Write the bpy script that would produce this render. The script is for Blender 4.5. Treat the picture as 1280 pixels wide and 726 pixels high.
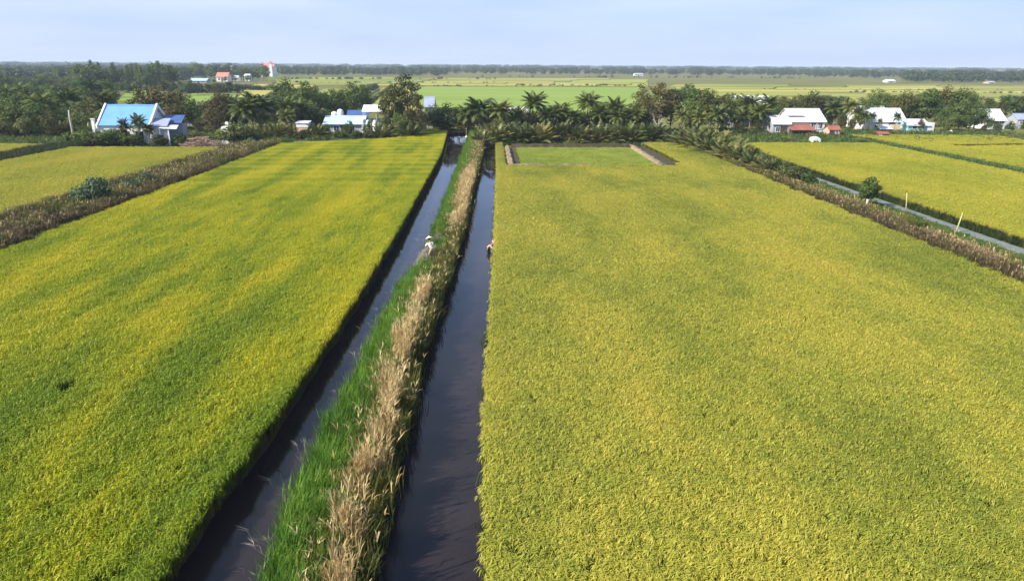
import bpy, bmesh, math, random
import numpy as np
from mathutils import Vector, Matrix, noise as mnoise

for o in list(bpy.data.objects):
    bpy.data.objects.remove(o)
S = bpy.context.scene
COL = S.collection

# ------------------------------------------------------------------ camera
CH = 13.5
FPX = 853.0
YAW, ROLL, PITCH = math.radians(1.9), math.radians(0.36), math.atan((363 - 81) / FPX)
fw = Vector((math.sin(YAW) * math.cos(PITCH), math.cos(YAW) * math.cos(PITCH), -math.sin(PITCH)))
r0 = Vector((math.cos(YAW), -math.sin(YAW), 0))
u0 = r0.cross(fw)
rx = math.cos(ROLL) * r0 + math.sin(ROLL) * u0
ux = -math.sin(ROLL) * r0 + math.cos(ROLL) * u0
cam = bpy.data.cameras.new('camera')
cam.sensor_width = 36
cam.lens = 36 * FPX / 1280
cam.clip_end = 20000
co = bpy.data.objects.new('camera', cam)
COL.objects.link(co)
m3 = Matrix((rx, ux, -fw)).transposed()
co.matrix_world = Matrix.Translation((0, 0, CH)) @ m3.to_4x4()
S.camera = co

# ------------------------------------------------------------------ sky, sun, exposure
SUN_EL = math.radians(38)
SUN_AZ = math.radians(244)          # compass direction the sun stands in (0 = +Y, 90 = +X)
W = bpy.data.worlds.new('World')
S.world = W
W.use_nodes = True
nt = W.node_tree
bg = nt.nodes['Background']
sky = nt.nodes.new('ShaderNodeTexSky')
sky.sky_type = 'NISHITA'
sky.sun_disc = False
sky.sun_elevation = SUN_EL
sky.sun_rotation = SUN_AZ
sky.air_density = 1.0
sky.dust_density = 0.6
sky.ozone_density = 2.0
bg.inputs['Strength'].default_value = 0.115
# moist air: the sky pales to lavender blue towards the horizon, the same all round, with faint thin cloud
tc = nt.nodes.new('ShaderNodeTexCoord')
sx = nt.nodes.new('ShaderNodeSeparateXYZ')
nt.links.new(tc.outputs['Generated'], sx.inputs[0])
el = nt.nodes.new('ShaderNodeMapRange')
el.interpolation_type = 'SMOOTHSTEP'
for k, v in ((1, -0.02), (2, 0.45), (3, 0.92), (4, 0.22)):
    el.inputs[k].default_value = v
nt.links.new(sx.outputs[2], el.inputs[0])
pale = nt.nodes.new('ShaderNodeValToRGB')
pale.color_ramp.elements[0].position = 0.0
pale.color_ramp.elements[0].color = (0.50, 0.62, 0.87, 1)
pale.color_ramp.elements[1].position = 0.13
pale.color_ramp.elements[1].color = (0.185, 0.36, 0.86, 1)
nt.links.new(sx.outputs[2], pale.inputs[0])
gain = nt.nodes.new('ShaderNodeMix')
gain.data_type = 'RGBA'
gain.blend_type = 'MULTIPLY'
gain.inputs[0].default_value = 1.0
gain.inputs[7].default_value = (5.3, 5.3, 5.3, 1)
gain.clamp_result = False
nt.links.new(pale.outputs[0], gain.inputs[6])
mx0 = nt.nodes.new('ShaderNodeMix')
mx0.data_type = 'RGBA'
nt.links.new(el.outputs[0], mx0.inputs[0])
nt.links.new(sky.outputs[0], mx0.inputs[6])
nt.links.new(gain.outputs[2], mx0.inputs[7])
mp = nt.nodes.new('ShaderNodeMapping')
mp.inputs['Scale'].default_value = (1.1, 1.1, 7)
mp.inputs['Location'].default_value = (0.35, 0.2, 0)
nz = nt.nodes.new('ShaderNodeTexNoise')
nz.inputs['Scale'].default_value = 1.3
nz.inputs['Detail'].default_value = 5
cr = nt.nodes.new('ShaderNodeMapRange')
for k, v in ((1, 0.38), (2, 0.72), (3, 0.0), (4, 0.55)):
    cr.inputs[k].default_value = v
mx = nt.nodes.new('ShaderNodeMix')
mx.data_type = 'RGBA'
mx.inputs[7].default_value = (4.5, 4.9, 5.7, 1)
nt.links.new(tc.outputs['Generated'], mp.inputs['Vector'])
nt.links.new(mp.outputs[0], nz.inputs['Vector'])
nt.links.new(nz.outputs[0], cr.inputs[0])
nt.links.new(cr.outputs[0], mx.inputs[0])
nt.links.new(mx0.outputs[2], mx.inputs[6])
nt.links.new(mx.outputs[2], bg.inputs['Color'])

sl = bpy.data.lights.new('sun', 'SUN')
sl.energy = 4.6
sl.angle = math.radians(0.5)
sl.color = (1.0, 0.93, 0.80)
so = bpy.data.objects.new('sun', sl)
COL.objects.link(so)
tosun = Vector((math.sin(SUN_AZ) * math.cos(SUN_EL), math.cos(SUN_AZ) * math.cos(SUN_EL), math.sin(SUN_EL)))
so.rotation_euler = tosun.to_track_quat('Z', 'Y').to_euler()
so.location = (-60, -60, 90)

S.view_settings.view_transform = 'Standard'
S.view_settings.look = 'None'
S.view_settings.exposure = 0.9
S.view_settings.gamma = 1.0
S.cycles.use_denoising = True
S.cycles.max_bounces = 6
S.cycles.diffuse_bounces = 2
S.cycles.transmission_bounces = 4
S.cycles.transparent_max_bounces = 6
S.cycles.volume_bounces = 0

# ------------------------------------------------------------------ pixel -> world (real ground positions)
def ray(px, py):
    u, v = px - 640, 363 - py
    d = rx * (u / FPX) + ux * (v / FPX) + fw
    return d

def gp(px, py, z=0.0):
    d = ray(px, py)
    t = (z - CH) / d.z
    return d.x * t, d.y * t

def at(px, py, Y):
    """x and z of the point seen at that pixel at distance Y"""
    d = ray(px, py)
    t = Y / d.y
    return d.x * t, CH + d.z * t

# ------------------------------------------------------------------ materials
def newmat(name):
    m = bpy.data.materials.new(name)
    m.use_nodes = True
    t = m.node_tree
    return m, t, t.nodes['Principled BSDF']

def N(t, kind, **kw):
    n = t.nodes.new('ShaderNode' + kind)
    for k, v in kw.items():
        setattr(n, k, v)
    return n

def posnode(t, scale=(1, 1, 1), rot=(0, 0, 0), loc=(0, 0, 0)):
    g = N(t, 'NewGeometry')
    mp = N(t, 'Mapping')
    mp.inputs['Scale'].default_value = scale
    mp.inputs['Rotation'].default_value = rot
    mp.inputs['Location'].default_value = loc
    t.links.new(g.outputs['Position'], mp.inputs['Vector'])
    return mp.outputs[0]

def noise(t, vec, scale, detail=3, rough=0.55):
    n = N(t, 'TexNoise')
    n.inputs['Scale'].default_value = scale
    n.inputs['Detail'].default_value = detail
    n.inputs['Roughness'].default_value = rough
    t.links.new(vec, n.inputs['Vector'])
    return n.outputs[0]

def ramp(t, fac, stops):
    r = N(t, 'ValToRGB')
    e = r.color_ramp.elements
    while len(e) < len(stops):
        e.new(0.5)
    for k, (p, c) in enumerate(stops):
        e[k].position = p
        e[k].color = (*c, 1)
    t.links.new(fac, r.inputs[0])
    return r.outputs[0]

def mixc(t, fac, a, b, mode='MIX'):
    m = N(t, 'Mix', data_type='RGBA', blend_type=mode)
    for sock, v in ((0, fac), (6, a), (7, b)):
        if hasattr(v, 'is_output'):
            t.links.new(v, m.inputs[sock])
        elif sock == 0:
            m.inputs[0].default_value = v
        else:
            m.inputs[sock].default_value = (*v, 1)
    return m.outputs[2]

def math_(t, op, a, b=None, clamp=False):
    m = N(t, 'Math', operation=op, use_clamp=clamp)
    for k, v in enumerate((a, b)):
        if v is None:
            continue
        if hasattr(v, 'is_output'):
            t.links.new(v, m.inputs[k])
        else:
            m.inputs[k].default_value = v
    return m.outputs[0]

def finish_leaf(t, p, col, trans, rough=0.6, spec=0.25):
    t.links.new(col, p.inputs['Base Color'])
    p.inputs['Roughness'].default_value = rough
    p.inputs['Specular IOR Level'].default_value = spec
    tr = N(t, 'BsdfTranslucent')
    t.links.new(col, tr.inputs['Color'])
    ms = N(t, 'MixShader')
    ms.inputs[0].default_value = trans
    t.links.new(p.outputs[0], ms.inputs[1])
    t.links.new(tr.outputs[0], ms.inputs[2])
    t.links.new(ms.outputs[0], t.nodes['Material Output'].inputs['Surface'])

def leafmat(name, stops, scale=0.5, trans=0.3, jitter=0.5, fine=0.0, rough=0.6, spec=0.25):
    """foliage: clumps of colour in space, plus a difference from plant to plant"""
    m, t, p = newmat(name)
    pos = posnode(t)
    f = noise(t, pos, scale, 2)
    if fine:
        f2 = noise(t, pos, fine, 1)
        f = math_(t, 'ADD', math_(t, 'MULTIPLY', f, 0.55), math_(t, 'MULTIPLY', f2, 0.45))
    oi = N(t, 'ObjectInfo')
    j = math_(t, 'MULTIPLY', math_(t, 'SUBTRACT', oi.outputs['Random'], 0.5), jitter)
    f = math_(t, 'ADD', f, j, True)
    finish_leaf(t, p, ramp(t, f, stops), trans, rough, spec)
    return m

def solid(name, col, rough=0.7, var=0.12, scale=1.5, spec=0.3, bump=0.0, wave=None):
    m, t, p = newmat(name)
    pos = posnode(t)
    f = noise(t, pos, scale, 4)
    a = tuple(c * (1 - var) for c in col)
    b = tuple(min(0.9, c * (1 + var)) for c in col)
    t.links.new(ramp(t, f, [(0.3, a), (0.7, b)]), p.inputs['Base Color'])
    p.inputs['Roughness'].default_value = rough
    p.inputs['Specular IOR Level'].default_value = spec
    if wave:
        w = N(t, 'TexWave', bands_direction='X')
        w.inputs['Scale'].default_value = wave
        t.links.new(pos, w.inputs['Vector'])
        bp = N(t, 'Bump')
        bp.inputs['Strength'].default_value = 0.6
        bp.inputs['Distance'].default_value = 0.05
        t.links.new(w.outputs[1], bp.inputs['Height'])
        t.links.new(bp.outputs[0], p.inputs['Normal'])
    elif bump:
        bp = N(t, 'Bump')
        bp.inputs['Distance'].default_value = bump
        t.links.new(noise(t, pos, scale * 6, 4), bp.inputs['Height'])
        t.links.new(bp.outputs[0], p.inputs['Normal'])
    return m

def ricemat(name, green, mid, yellow, gold, kind):
    """ripening rice: the ripeness differs over the field in streaks along the rows"""
    m, t, p = newmat(name)
    if kind == 'left':
        a = noise(t, posnode(t, (1.0, 0.17, 0)), 0.30, 4, 0.55)
        b = noise(t, posnode(t, (1.0, 0.5, 0), (0, 0, math.radians(-12))), 0.5, 2, 0.5)
        f = math_(t, 'ADD', math_(t, 'MULTIPLY', math_(t, 'SUBTRACT', a, 0.5), 1.25), math_(t, 'ADD', math_(t, 'MULTIPLY', b, 0.3), 0.37))
        g = N(t, 'NewGeometry')
        sx = N(t, 'SeparateXYZ')
        t.links.new(g.outputs['Position'], sx.inputs[0])
        # nearer the camera the crop is still greener
        mr = N(t, 'MapRange', interpolation_type='SMOOTHSTEP')
        t.links.new(sx.outputs[1], mr.inputs[0])
        for k, v in ((1, 16), (2, 52), (3, -0.13), (4, 0.03)):
            mr.inputs[k].default_value = v
        f = math_(t, 'ADD', f, mr.outputs[0])
        # sowing strips across the far end
        wv = N(t, 'TexWave', bands_direction='Y')
        wv.inputs['Scale'].default_value = 0.075
        wv.inputs['Distortion'].default_value = 1.6
        wv.inputs['Detail'].default_value = 2
        t.links.new(g.outputs['Position'], wv.inputs['Vector'])
        mr2 = N(t, 'MapRange', interpolation_type='SMOOTHSTEP')
        t.links.new(sx.outputs[1], mr2.inputs[0])
        for k, v in ((1, 58), (2, 95), (3, 0.0), (4, 0.17)):
            mr2.inputs[k].default_value = v
        f = math_(t, 'ADD', f, math_(t, 'MULTIPLY', math_(t, 'SUBTRACT', wv.outputs[1], 0.55), mr2.outputs[0]))
    elif kind == 'right':
        a = noise(t, posnode(t, (1, 0.42, 0), (0, 0, math.radians(24))), 0.12, 4, 0.6)
        b = noise(t, posnode(t, (1, 1, 0)), 0.7, 2, 0.5)
        f = math_(t, 'ADD', math_(t, 'MULTIPLY', math_(t, 'SUBTRACT', a, 0.5), 1.15), math_(t, 'ADD', math_(t, 'MULTIPLY', b, 0.3), 0.34))
    else:
        a = noise(t, posnode(t, (1, 0.6, 0), (0, 0, math.radians(-40))), 0.08, 4, 0.6)
        b = noise(t, posnode(t, (1, 1, 0)), 0.5, 2, 0.5)
        f = math_(t, 'ADD', math_(t, 'MULTIPLY', a, 0.75), math_(t, 'MULTIPLY', b, 0.25))
    fine = noise(t, posnode(t), 9.0, 1)
    f = math_(t, 'ADD', f, math_(t, 'MULTIPLY', math_(t, 'SUBTRACT', fine, 0.5), 0.42), True)
    col = ramp(t, f, [(0.28, green), (0.44, mid), (0.58, yellow), (0.76, gold)])
    finish_leaf(t, p, col, 0.3, 0.55, 0.3)
    return m


M = {}
M['rice_left'] = ricemat('rice_left', (0.155, 0.24, 0.012), (0.255, 0.325, 0.012), (0.385, 0.41, 0.012), (0.51, 0.48, 0.018), 'left')
M['ear_left'] = ricemat('ear_left', (0.23, 0.30, 0.016), (0.34, 0.37, 0.018), (0.48, 0.44, 0.02), (0.58, 0.47, 0.03), 'left')
M['rice_right'] = ricemat('rice_right', (0.12, 0.17, 0.016), (0.21, 0.245, 0.022), (0.31, 0.315, 0.03), (0.39, 0.36, 0.045), 'right')
M['ear_right'] = ricemat('ear_right', (0.28, 0.305, 0.035), (0.40, 0.395, 0.05), (0.50, 0.45, 0.062), (0.56, 0.45, 0.07), 'right')
M['rice_side'] = ricemat('rice_side', (0.19, 0.25, 0.014), (0.31, 0.34, 0.018), (0.45, 0.41, 0.025), (0.54, 0.42, 0.04), 'side')
M['rice_young'] = leafmat('rice_young', [(0.3, (0.26, 0.33, 0.045)), (0.7, (0.38, 0.42, 0.07))], 0.25, 0.35, 0.2)
M['stalk'] = leafmat('stalk', [(0.3, (0.07, 0.085, 0.012)), (0.7, (0.16, 0.15, 0.03))], 2.0, 0.1, 0.3)
M['mud'] = solid('mud', (0.055, 0.045, 0.026), 0.85, 0.35, 1.2, 0.3, 0.05)
M['understory'] = solid('understory', (0.13, 0.13, 0.03), 0.9, 0.4, 2.5, 0.1, 0.05)
M['dry_soil'] = solid('dry_soil', (0.24, 0.19, 0.12), 0.95, 0.3, 0.9, 0.1, 0.06)
M['trunk'] = solid('trunk', (0.19, 0.155, 0.115), 0.9, 0.35, 2.0, 0.1, 0.04)
M['pale_trunk'] = solid('pale_trunk', (0.42, 0.38, 0.31), 0.9, 0.2, 2.0, 0.1, 0.03)
M['leaf_dark'] = leafmat('leaf_dark', [(0.15, (0.036, 0.068, 0.013)), (0.5, (0.077, 0.122, 0.021)), (0.85, (0.135, 0.17, 0.034))], 0.45, 0.25, 0.6, 1.6)
M['leaf_olive'] = leafmat('leaf_olive', [(0.15, (0.045, 0.055, 0.012)), (0.5, (0.07, 0.08, 0.016)), (0.85, (0.115, 0.115, 0.026))], 0.45, 0.25, 0.6, 1.6)
M['leaf_brown'] = leafmat('leaf_brown', [(0.15, (0.05, 0.045, 0.014)), (0.5, (0.095, 0.085, 0.022)), (0.85, (0.17, 0.13, 0.04))], 0.5, 0.25, 0.4, 1.6)
M['leaf_blue'] = leafmat('leaf_blue', [(0.15, (0.05, 0.085, 0.038)), (0.5, (0.09, 0.14, 0.062)), (0.85, (0.15, 0.20, 0.095))], 0.6, 0.25, 0.4, 2.0)
M['leaf_palm'] = leafmat('leaf_palm', [(0.15, (0.04, 0.06, 0.012)), (0.5, (0.10, 0.13, 0.022)), (0.8, (0.18, 0.195, 0.042)), (0.95, (0.30, 0.23, 0.09))], 0.6, 0.25, 0.5, 1.6, 0.45, 0.4)
M['leaf_nipa'] = leafmat('leaf_nipa', [(0.15, (0.05, 0.07, 0.014)), (0.5, (0.115, 0.13, 0.026)), (0.75, (0.22, 0.20, 0.055)), (0.95, (0.32, 0.22, 0.10))], 0.7, 0.25, 0.5, 1.6, 0.45, 0.4)
M['leaf_pale'] = leafmat('leaf_pale', [(0.2, (0.3, 0.3, 0.24)), (0.8, (0.5, 0.48, 0.40))], 0.7, 0.2, 0.3)
M['grass_green'] = leafmat('grass_green', [(0.2, (0.05, 0.12, 0.010)), (0.5, (0.10, 0.225, 0.016)), (0.8, (0.18, 0.29, 0.028))], 0.7, 0.3, 0.5, 3.0)
M['grass_olive'] = leafmat('grass_olive', [(0.2, (0.05, 0.072, 0.012)), (0.5, (0.115, 0.132, 0.022)), (0.8, (0.21, 0.19, 0.045))], 0.8, 0.3, 0.5, 3.0)
M['grass_verge'] = leafmat('grass_verge', [(0.2, (0.04, 0.075, 0.015)), (0.5, (0.085, 0.15, 0.03)), (0.8, (0.17, 0.21, 0.05))], 0.4, 0.3, 0.5, 2.0)
M['grass_dark'] = leafmat('grass_dark', [(0.2, (0.018, 0.032, 0.008)), (0.6, (0.04, 0.06, 0.012)), (0.9, (0.08, 0.09, 0.02))], 0.8, 0.2, 0.4, 2.0)
M['grass_brown'] = leafmat('grass_brown', [(0.2, (0.036, 0.029, 0.012)), (0.5, (0.085, 0.066, 0.027)), (0.8, (0.17, 0.122, 0.05))], 0.45, 0.2, 0.5, 2.5)
M['grass_pink'] = leafmat('grass_pink', [(0.2, (0.14, 0.10, 0.05)), (0.6, (0.29, 0.215, 0.11)), (0.9, (0.42, 0.33, 0.19))], 0.6, 0.2, 0.5, 2.5)
M['reed_tan'] = leafmat('reed_tan', [(0.2, (0.34, 0.23, 0.095)), (0.5, (0.58, 0.43, 0.20)), (0.85, (0.72, 0.57, 0.31))], 1.2, 0.3, 0.5, 4.0)
M['reed_grey'] = leafmat('reed_grey', [(0.2, (0.20, 0.13, 0.09)), (0.6, (0.42, 0.29, 0.21)), (0.9, (0.55, 0.42, 0.32))], 1.2, 0.1, 0.2, 3.0)
M['straw_grey'] = leafmat('straw_grey', [(0.2, (0.16, 0.13, 0.10)), (0.6, (0.30, 0.25, 0.20)), (0.9, (0.42, 0.36, 0.29))], 1.2, 0.1, 0.4, 3.0)
M['white_wall'] = solid('white_wall', (0.74, 0.74, 0.72), 0.7, 0.06, 0.8)
M['cream_wall'] = solid('cream_wall', (0.66, 0.50, 0.36), 0.8, 0.08, 0.8)
M['pink_wall'] = solid('pink_wall', (0.60, 0.38, 0.30), 0.8, 0.1, 0.8)
M['teal_wall'] = solid('teal_wall', (0.28, 0.52, 0.50), 0.8, 0.1, 0.8)
M['grey_wall'] = solid('grey_wall', (0.33, 0.34, 0.36), 0.8, 0.15, 0.8)
M['blue_roof'] = solid('blue_roof', (0.14, 0.33, 0.72), 0.45, 0.08, 0.6, 0.4, 0, 1.6)
M['navy_roof'] = solid('navy_roof', (0.05, 0.10, 0.26), 0.5, 0.15, 0.6, 0.4, 0, 1.6)
M['slate_roof'] = solid('slate_roof', (0.30, 0.34, 0.46), 0.5, 0.12, 0.6, 0.4, 0, 1.6)
M['zinc_roof'] = solid('zinc_roof', (0.60, 0.62, 0.66), 0.5, 0.22, 0.9, 0.4, 0, 1.6)
M['pale_blue_roof'] = solid('pale_blue_roof', (0.42, 0.55, 0.68), 0.5, 0.10, 0.5, 0.4, 0, 1.6)
M['rust_roof'] = solid('rust_roof', (0.27, 0.105, 0.08), 0.8, 0.25, 0.9, 0.2, 0, 1.6)
M['red_tile'] = solid('red_tile', (0.50, 0.20, 0.16), 0.8, 0.15, 0.9, 0.2)
M['dark_glass'] = solid('dark_glass', (0.03, 0.04, 0.05), 0.1, 0.1, 1.0, 0.5)
M['dark_wood'] = solid('dark_wood', (0.09, 0.06, 0.04), 0.8, 0.2, 2.0)
M['bamboo'] = solid('bamboo', (0.50, 0.48, 0.20), 0.6, 0.15, 3.0)
M['tarp'] = solid('tarp', (0.74, 0.72, 0.64), 0.6, 0.08, 1.5, 0.3, 0.05)
M['concrete'] = solid('concrete', (0.42, 0.41, 0.38), 0.9, 0.15, 1.0)
M['skin'] = solid('skin', (0.33, 0.18, 0.11), 0.6, 0.05, 8)
M['hair'] = solid('hair', (0.012, 0.010, 0.009), 0.5, 0.1, 8)
M['shirt_white'] = solid('shirt_white', (0.78, 0.77, 0.76), 0.85, 0.04, 8)
M['shirt_pink'] = solid('shirt_pink', (0.72, 0.40, 0.33), 0.85, 0.08, 8)
M['trousers_tan'] = solid('trousers_tan', (0.36, 0.28, 0.18), 0.85, 0.08, 8)
M['trousers_dark'] = solid('trousers_dark', (0.02, 0.022, 0.028), 0.85, 0.08, 8)
M['palm_hat'] = solid('palm_hat', (0.76, 0.72, 0.58), 0.7, 0.06, 8)
M['eye'] = solid('eye', (0.02, 0.015, 0.012), 0.2, 0.05, 8)

# water
def watermat(name, col):
    m, t, p = newmat(name)
    pos = posnode(t)
    f = noise(t, pos, 0.25, 3)
    t.links.new(ramp(t, f, [(0.3, tuple(c * 0.8 for c in col)), (0.7, tuple(c * 1.2 for c in col))]), p.inputs['Base Color'])
    p.inputs['Roughness'].default_value = 0.035
    p.inputs['IOR'].default_value = 1.333
    b = N(t, 'Bump')
    b.inputs['Strength'].default_value = 0.06
    b.inputs['Distance'].default_value = 0.01
    t.links.new(noise(t, posnode(t, (1, 0.6, 1)), 1.6, 3), b.inputs['Height'])
    t.links.new(b.outputs[0], p.inputs['Normal'])
    return m
M['water'] = watermat('water', (0.024, 0.019, 0.020))

# ground
def groundmat():
    m, t, p = newmat('ground')
    f = noise(t, posnode(t, (1, 1.5, 0)), 0.02, 5, 0.6)
    g = noise(t, posnode(t), 0.6, 4, 0.6)
    c = ramp(t, f, [(0.35, (0.075, 0.10, 0.02)), (0.5, (0.15, 0.16, 0.035)), (0.65, (0.22, 0.205, 0.055))])
    c = mixc(t, 0.5, c, ramp(t, g, [(0.3, (0.05, 0.06, 0.02)), (0.7, (0.18, 0.16, 0.06))]))
    t.links.new(c, p.inputs['Base Color'])
    p.inputs['Roughness'].default_value = 0.95
    p.inputs['Specular IOR Level'].default_value = 0.1
    b = N(t, 'Bump')
    b.inputs['Distance'].default_value = 0.1
    t.links.new(g, b.inputs['Height'])
    t.links.new(b.outputs[0], p.inputs['Normal'])
    return m
M['ground'] = groundmat()

def fieldmat(name, stops, bands=0.0):
    m, t, p = newmat(name)
    f = noise(t, posnode(t, (0.25, 1.0, 0)), 0.03, 5, 0.6)
    g = noise(t, posnode(t), 1.2, 3, 0.6)
    f = math_(t, 'ADD', math_(t, 'MULTIPLY', f, 0.8), math_(t, 'MULTIPLY', g, 0.2))
    t.links.new(ramp(t, f, stops), p.inputs['Base Color'])
    p.inputs['Roughness'].default_value = 0.9
    p.inputs['Specular IOR Level'].default_value = 0.1
    b = N(t, 'Bump')
    b.inputs['Distance'].default_value = 0.2
    t.links.new(noise(t, posnode(t), 3.0, 3, 0.7), b.inputs['Height'])
    t.links.new(b.outputs[0], p.inputs['Normal'])
    return m
M['field_green'] = fieldmat('field_green', [(0.35, (0.17, 0.25, 0.045)), (0.65, (0.23, 0.30, 0.06))])
M['field_yellow'] = fieldmat('field_yellow', [(0.35, (0.28, 0.30, 0.06)), (0.65, (0.42, 0.37, 0.10))])
M['field_mixed'] = fieldmat('field_mixed', [(0.35, (0.15, 0.19, 0.04)), (0.5, (0.26, 0.27, 0.06)), (0.65, (0.36, 0.33, 0.09))])

# ------------------------------------------------------------------ mesh helpers
class MB:
    def __init__(self):
        self.v, self.f = [], []

    def face_add(self, pts):
        n = len(self.v)
        self.v += [tuple(p) for p in pts]
        self.f.append(tuple(range(n, n + len(pts))))
        return self

    def box(self, x0, x1, y0, y1, z0, z1):
        n = len(self.v)
        self.v += [(x0, y0, z0), (x1, y0, z0), (x1, y1, z0), (x0, y1, z0), (x0, y0, z1), (x1, y0, z1), (x1, y1, z1), (x0, y1, z1)]
        self.f += [tuple(n + i for i in q) for q in ((0, 3, 2, 1), (4, 5, 6, 7), (0, 1, 5, 4), (1, 2, 6, 5), (2, 3, 7, 6), (3, 0, 4, 7))]
        return self

    def prism(self, poly, axis, a, b):
        """closed polygon of 2D points extruded along an axis"""
        n, k = len(self.v), len(poly)
        for t in (a, b):
            for p, q in poly:
                self.v.append({'x': (t, p, q), 'y': (p, t, q), 'z': (p, q, t)}[axis])
        self.f.append(tuple(n + i for i in range(k))[::-1])
        self.f.append(tuple(n + k + i for i in range(k)))
        for i in range(k):
            j = (i + 1) % k
            self.f.append((n + i, n + j, n + k + j, n + k + i))
        return self

    def slab(self, quad, th):
        """a roof sheet: four corners, given thickness straight down"""
        n = len(self.v)
        q = [Vector(p) for p in quad]
        self.v += [tuple(p) for p in q] + [tuple(p - Vector((0, 0, th))) for p in q]
        self.f += [(n, n + 1, n + 2, n + 3), (n + 7, n + 6, n + 5, n + 4)]
        for i in range(4):
            j = (i + 1) % 4
            self.f.append((n + i, n + 4 + i, n + 4 + j, n + j))
        return self

    def tube(self, pts, rads, sides=6, cap=True):
        n = len(self.v)
        pts = [Vector(p) for p in pts]
        for i, p in enumerate(pts):
            d = (pts[min(i + 1, len(pts) - 1)] - pts[max(i - 1, 0)]).normalized()
            a = d.cross(Vector((0.3, 1, 0.1))).normalized()
            b = d.cross(a)
            for k in range(sides):
                an = 2 * math.pi * k / sides
                self.v.append(tuple(p + (a * math.cos(an) + b * math.sin(an)) * rads[i]))
        for i in range(len(pts) - 1):
            for k in range(sides):
                k2 = (k + 1) % sides
                self.f.append((n + i * sides + k, n + i * sides + k2, n + (i + 1) * sides + k2, n + (i + 1) * sides + k))
        if cap:
            self.f.append(tuple(n + k for k in range(sides))[::-1])
            self.f.append(tuple(n + (len(pts) - 1) * sides + k for k in range(sides)))
        return self

    def mesh(self, name, mat=None, smooth=False):
        me = bpy.data.meshes.new(name)
        me.from_pydata(self.v, [], self.f)
        bm = bmesh.new()
        bm.from_mesh(me)
        bmesh.ops.recalc_face_normals(bm, faces=bm.faces)
        bm.to_mesh(me)
        bm.free()
        if smooth:
            me.polygons.foreach_set('use_smooth', [True] * len(me.polygons))
        if mat is not None:
            me.materials.append(M[mat] if isinstance(mat, str) else mat)
        return me

    def build(self, name, mat, parent=None, smooth=False):
        return link(name, self.mesh(name, mat, smooth), parent)

def link(name, me, parent=None):
    o = bpy.data.objects.new(name, me)
    COL.objects.link(o)
    if parent is not None:
        o.parent = parent
    return o

def tag(o, label=None, cat=None, group=None, kind=None):
    if label: o['label'] = label
    if cat: o['category'] = cat
    if group: o['group'] = group
    if kind: o['kind'] = kind
    return o

def empty(name, loc, rz=0.0):
    o = bpy.data.objects.new(name, None)
    o.empty_display_size = 0.3
    COL.objects.link(o)
    o.location = loc
    o.rotation_euler = (0, 0, rz)
    return o

def quads_mesh(name, V, mats, matidx=None):
    """V: (n,4,3) array of loose quads"""
    n = len(V)
    me = bpy.data.meshes.new(name)
    me.vertices.add(n * 4)
    me.vertices.foreach_set('co', V.reshape(-1).astype(np.float32))
    me.loops.add(n * 4)
    me.loops.foreach_set('vertex_index', np.arange(n * 4, dtype=np.int32))
    me.polygons.add(n)
    me.polygons.foreach_set('loop_start', np.arange(n, dtype=np.int32) * 4)
    for k in mats:
        me.materials.append(M[k])
    if matidx is not None:
        me.polygons.foreach_set('material_index', np.asarray(matidx, dtype=np.int32))
    me.update(calc_edges=True)
    return me

def interp(tab, y):
    return float(np.interp(y, [a for a, b in tab], [b for a, b in tab]))

# ------------------------------------------------------------------ the lie of the land (metres; +Y along the canals)
LC_L = [(-300, -9.1), (14, -8.95), (18, -8.9), (22, -8.6), (28, -8.3), (38, -8.0), (55, -7.75), (106, -7.7), (145, -9.0)]
BL = [(-300, -5.8), (15, -5.8), (19, -6.0), (29, -5.7), (45, -4.9), (58, -4.3), (113, -3.8), (145, -3.6)]
BR = [(-300, -3.5), (15, -3.5), (20, -3.5), (33, -3.4), (55, -2.5), (105, -1.5), (126, -1.3)]
R1_L = [(-300, -0.2), (14, -0.2), (23, -0.3), (33, -0.1), (51, 0.3), (90, 0.9), (126, 1.1)]
rnd = random.Random(4)

def edge(tab, y0, y1, step=1.2, amp=0.10, sd=1.0):
    """points along a bank from y0 to y1, a little ragged"""
    out = []
    n = max(2, int(abs(y1 - y0) / step))
    for i in range(n + 1):
        y = y0 + (y1 - y0) * i / n
        a = 0 if i in (0, n) else amp * mnoise.noise(Vector((y * 0.7, sd, 0))) * 2
        out.append((interp(tab, y) + a, y))
    return out

BANKS = {
    'll': edge(LC_L, -300, 145, sd=1.3), 'bl': edge(BL, -300, 145, sd=5.1), 'br': edge(BR, -300, 126, sd=8.7), 'rl': edge(R1_L, -300, 126, sd=3.9)}
DX0, DX1 = 40.5, 41.75           # the ditch beside the right-hand fields

bm = bmesh.new()
def gface(pts):
    bm.faces.new([bm.verts.new((x, y, 0)) for x, y in pts])
gface([(-6000, -300)] + BANKS['ll'] + [(-6000, 145)])
gface(BANKS['bl'] + [(1.1, 145), (1.1, 126)] + BANKS['br'][::-1])
gface(BANKS['rl'][::-1] + [(6000, -300), (6000, 145), (1.1, 145)])
gface([(-6000, 145), (-8.9, 145), (-3.6, 145), (1.1, 145), (6000, 145), (6000, 6000), (-6000, 6000)])
bmesh.ops.remove_doubles(bm, verts=bm.verts, dist=0.0005)
for f in bm.faces:
    if f.normal.z < 0:
        f.normal_flip()
ed = [e for e in bm.edges if len(e.link_faces) == 1 and max(abs(v.co.x) for v in e.verts) < 5000 and min(v.co.y for v in e.verts) > -301 and max(v.co.y for v in e.verts) < 5000]
g = bmesh.ops.extrude_edge_only(bm, edges=ed)
for v in g['geom']:
    if isinstance(v, bmesh.types.BMVert):
        v.co.z = -1.2
bmesh.ops.triangulate(bm, faces=[f for f in bm.faces if len(f.verts) > 4])
me = bpy.data.meshes.new('ground')
bm.to_mesh(me)
bm.free()
me.materials.append(M['ground'])
me.materials.append(M['mud'])
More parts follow.
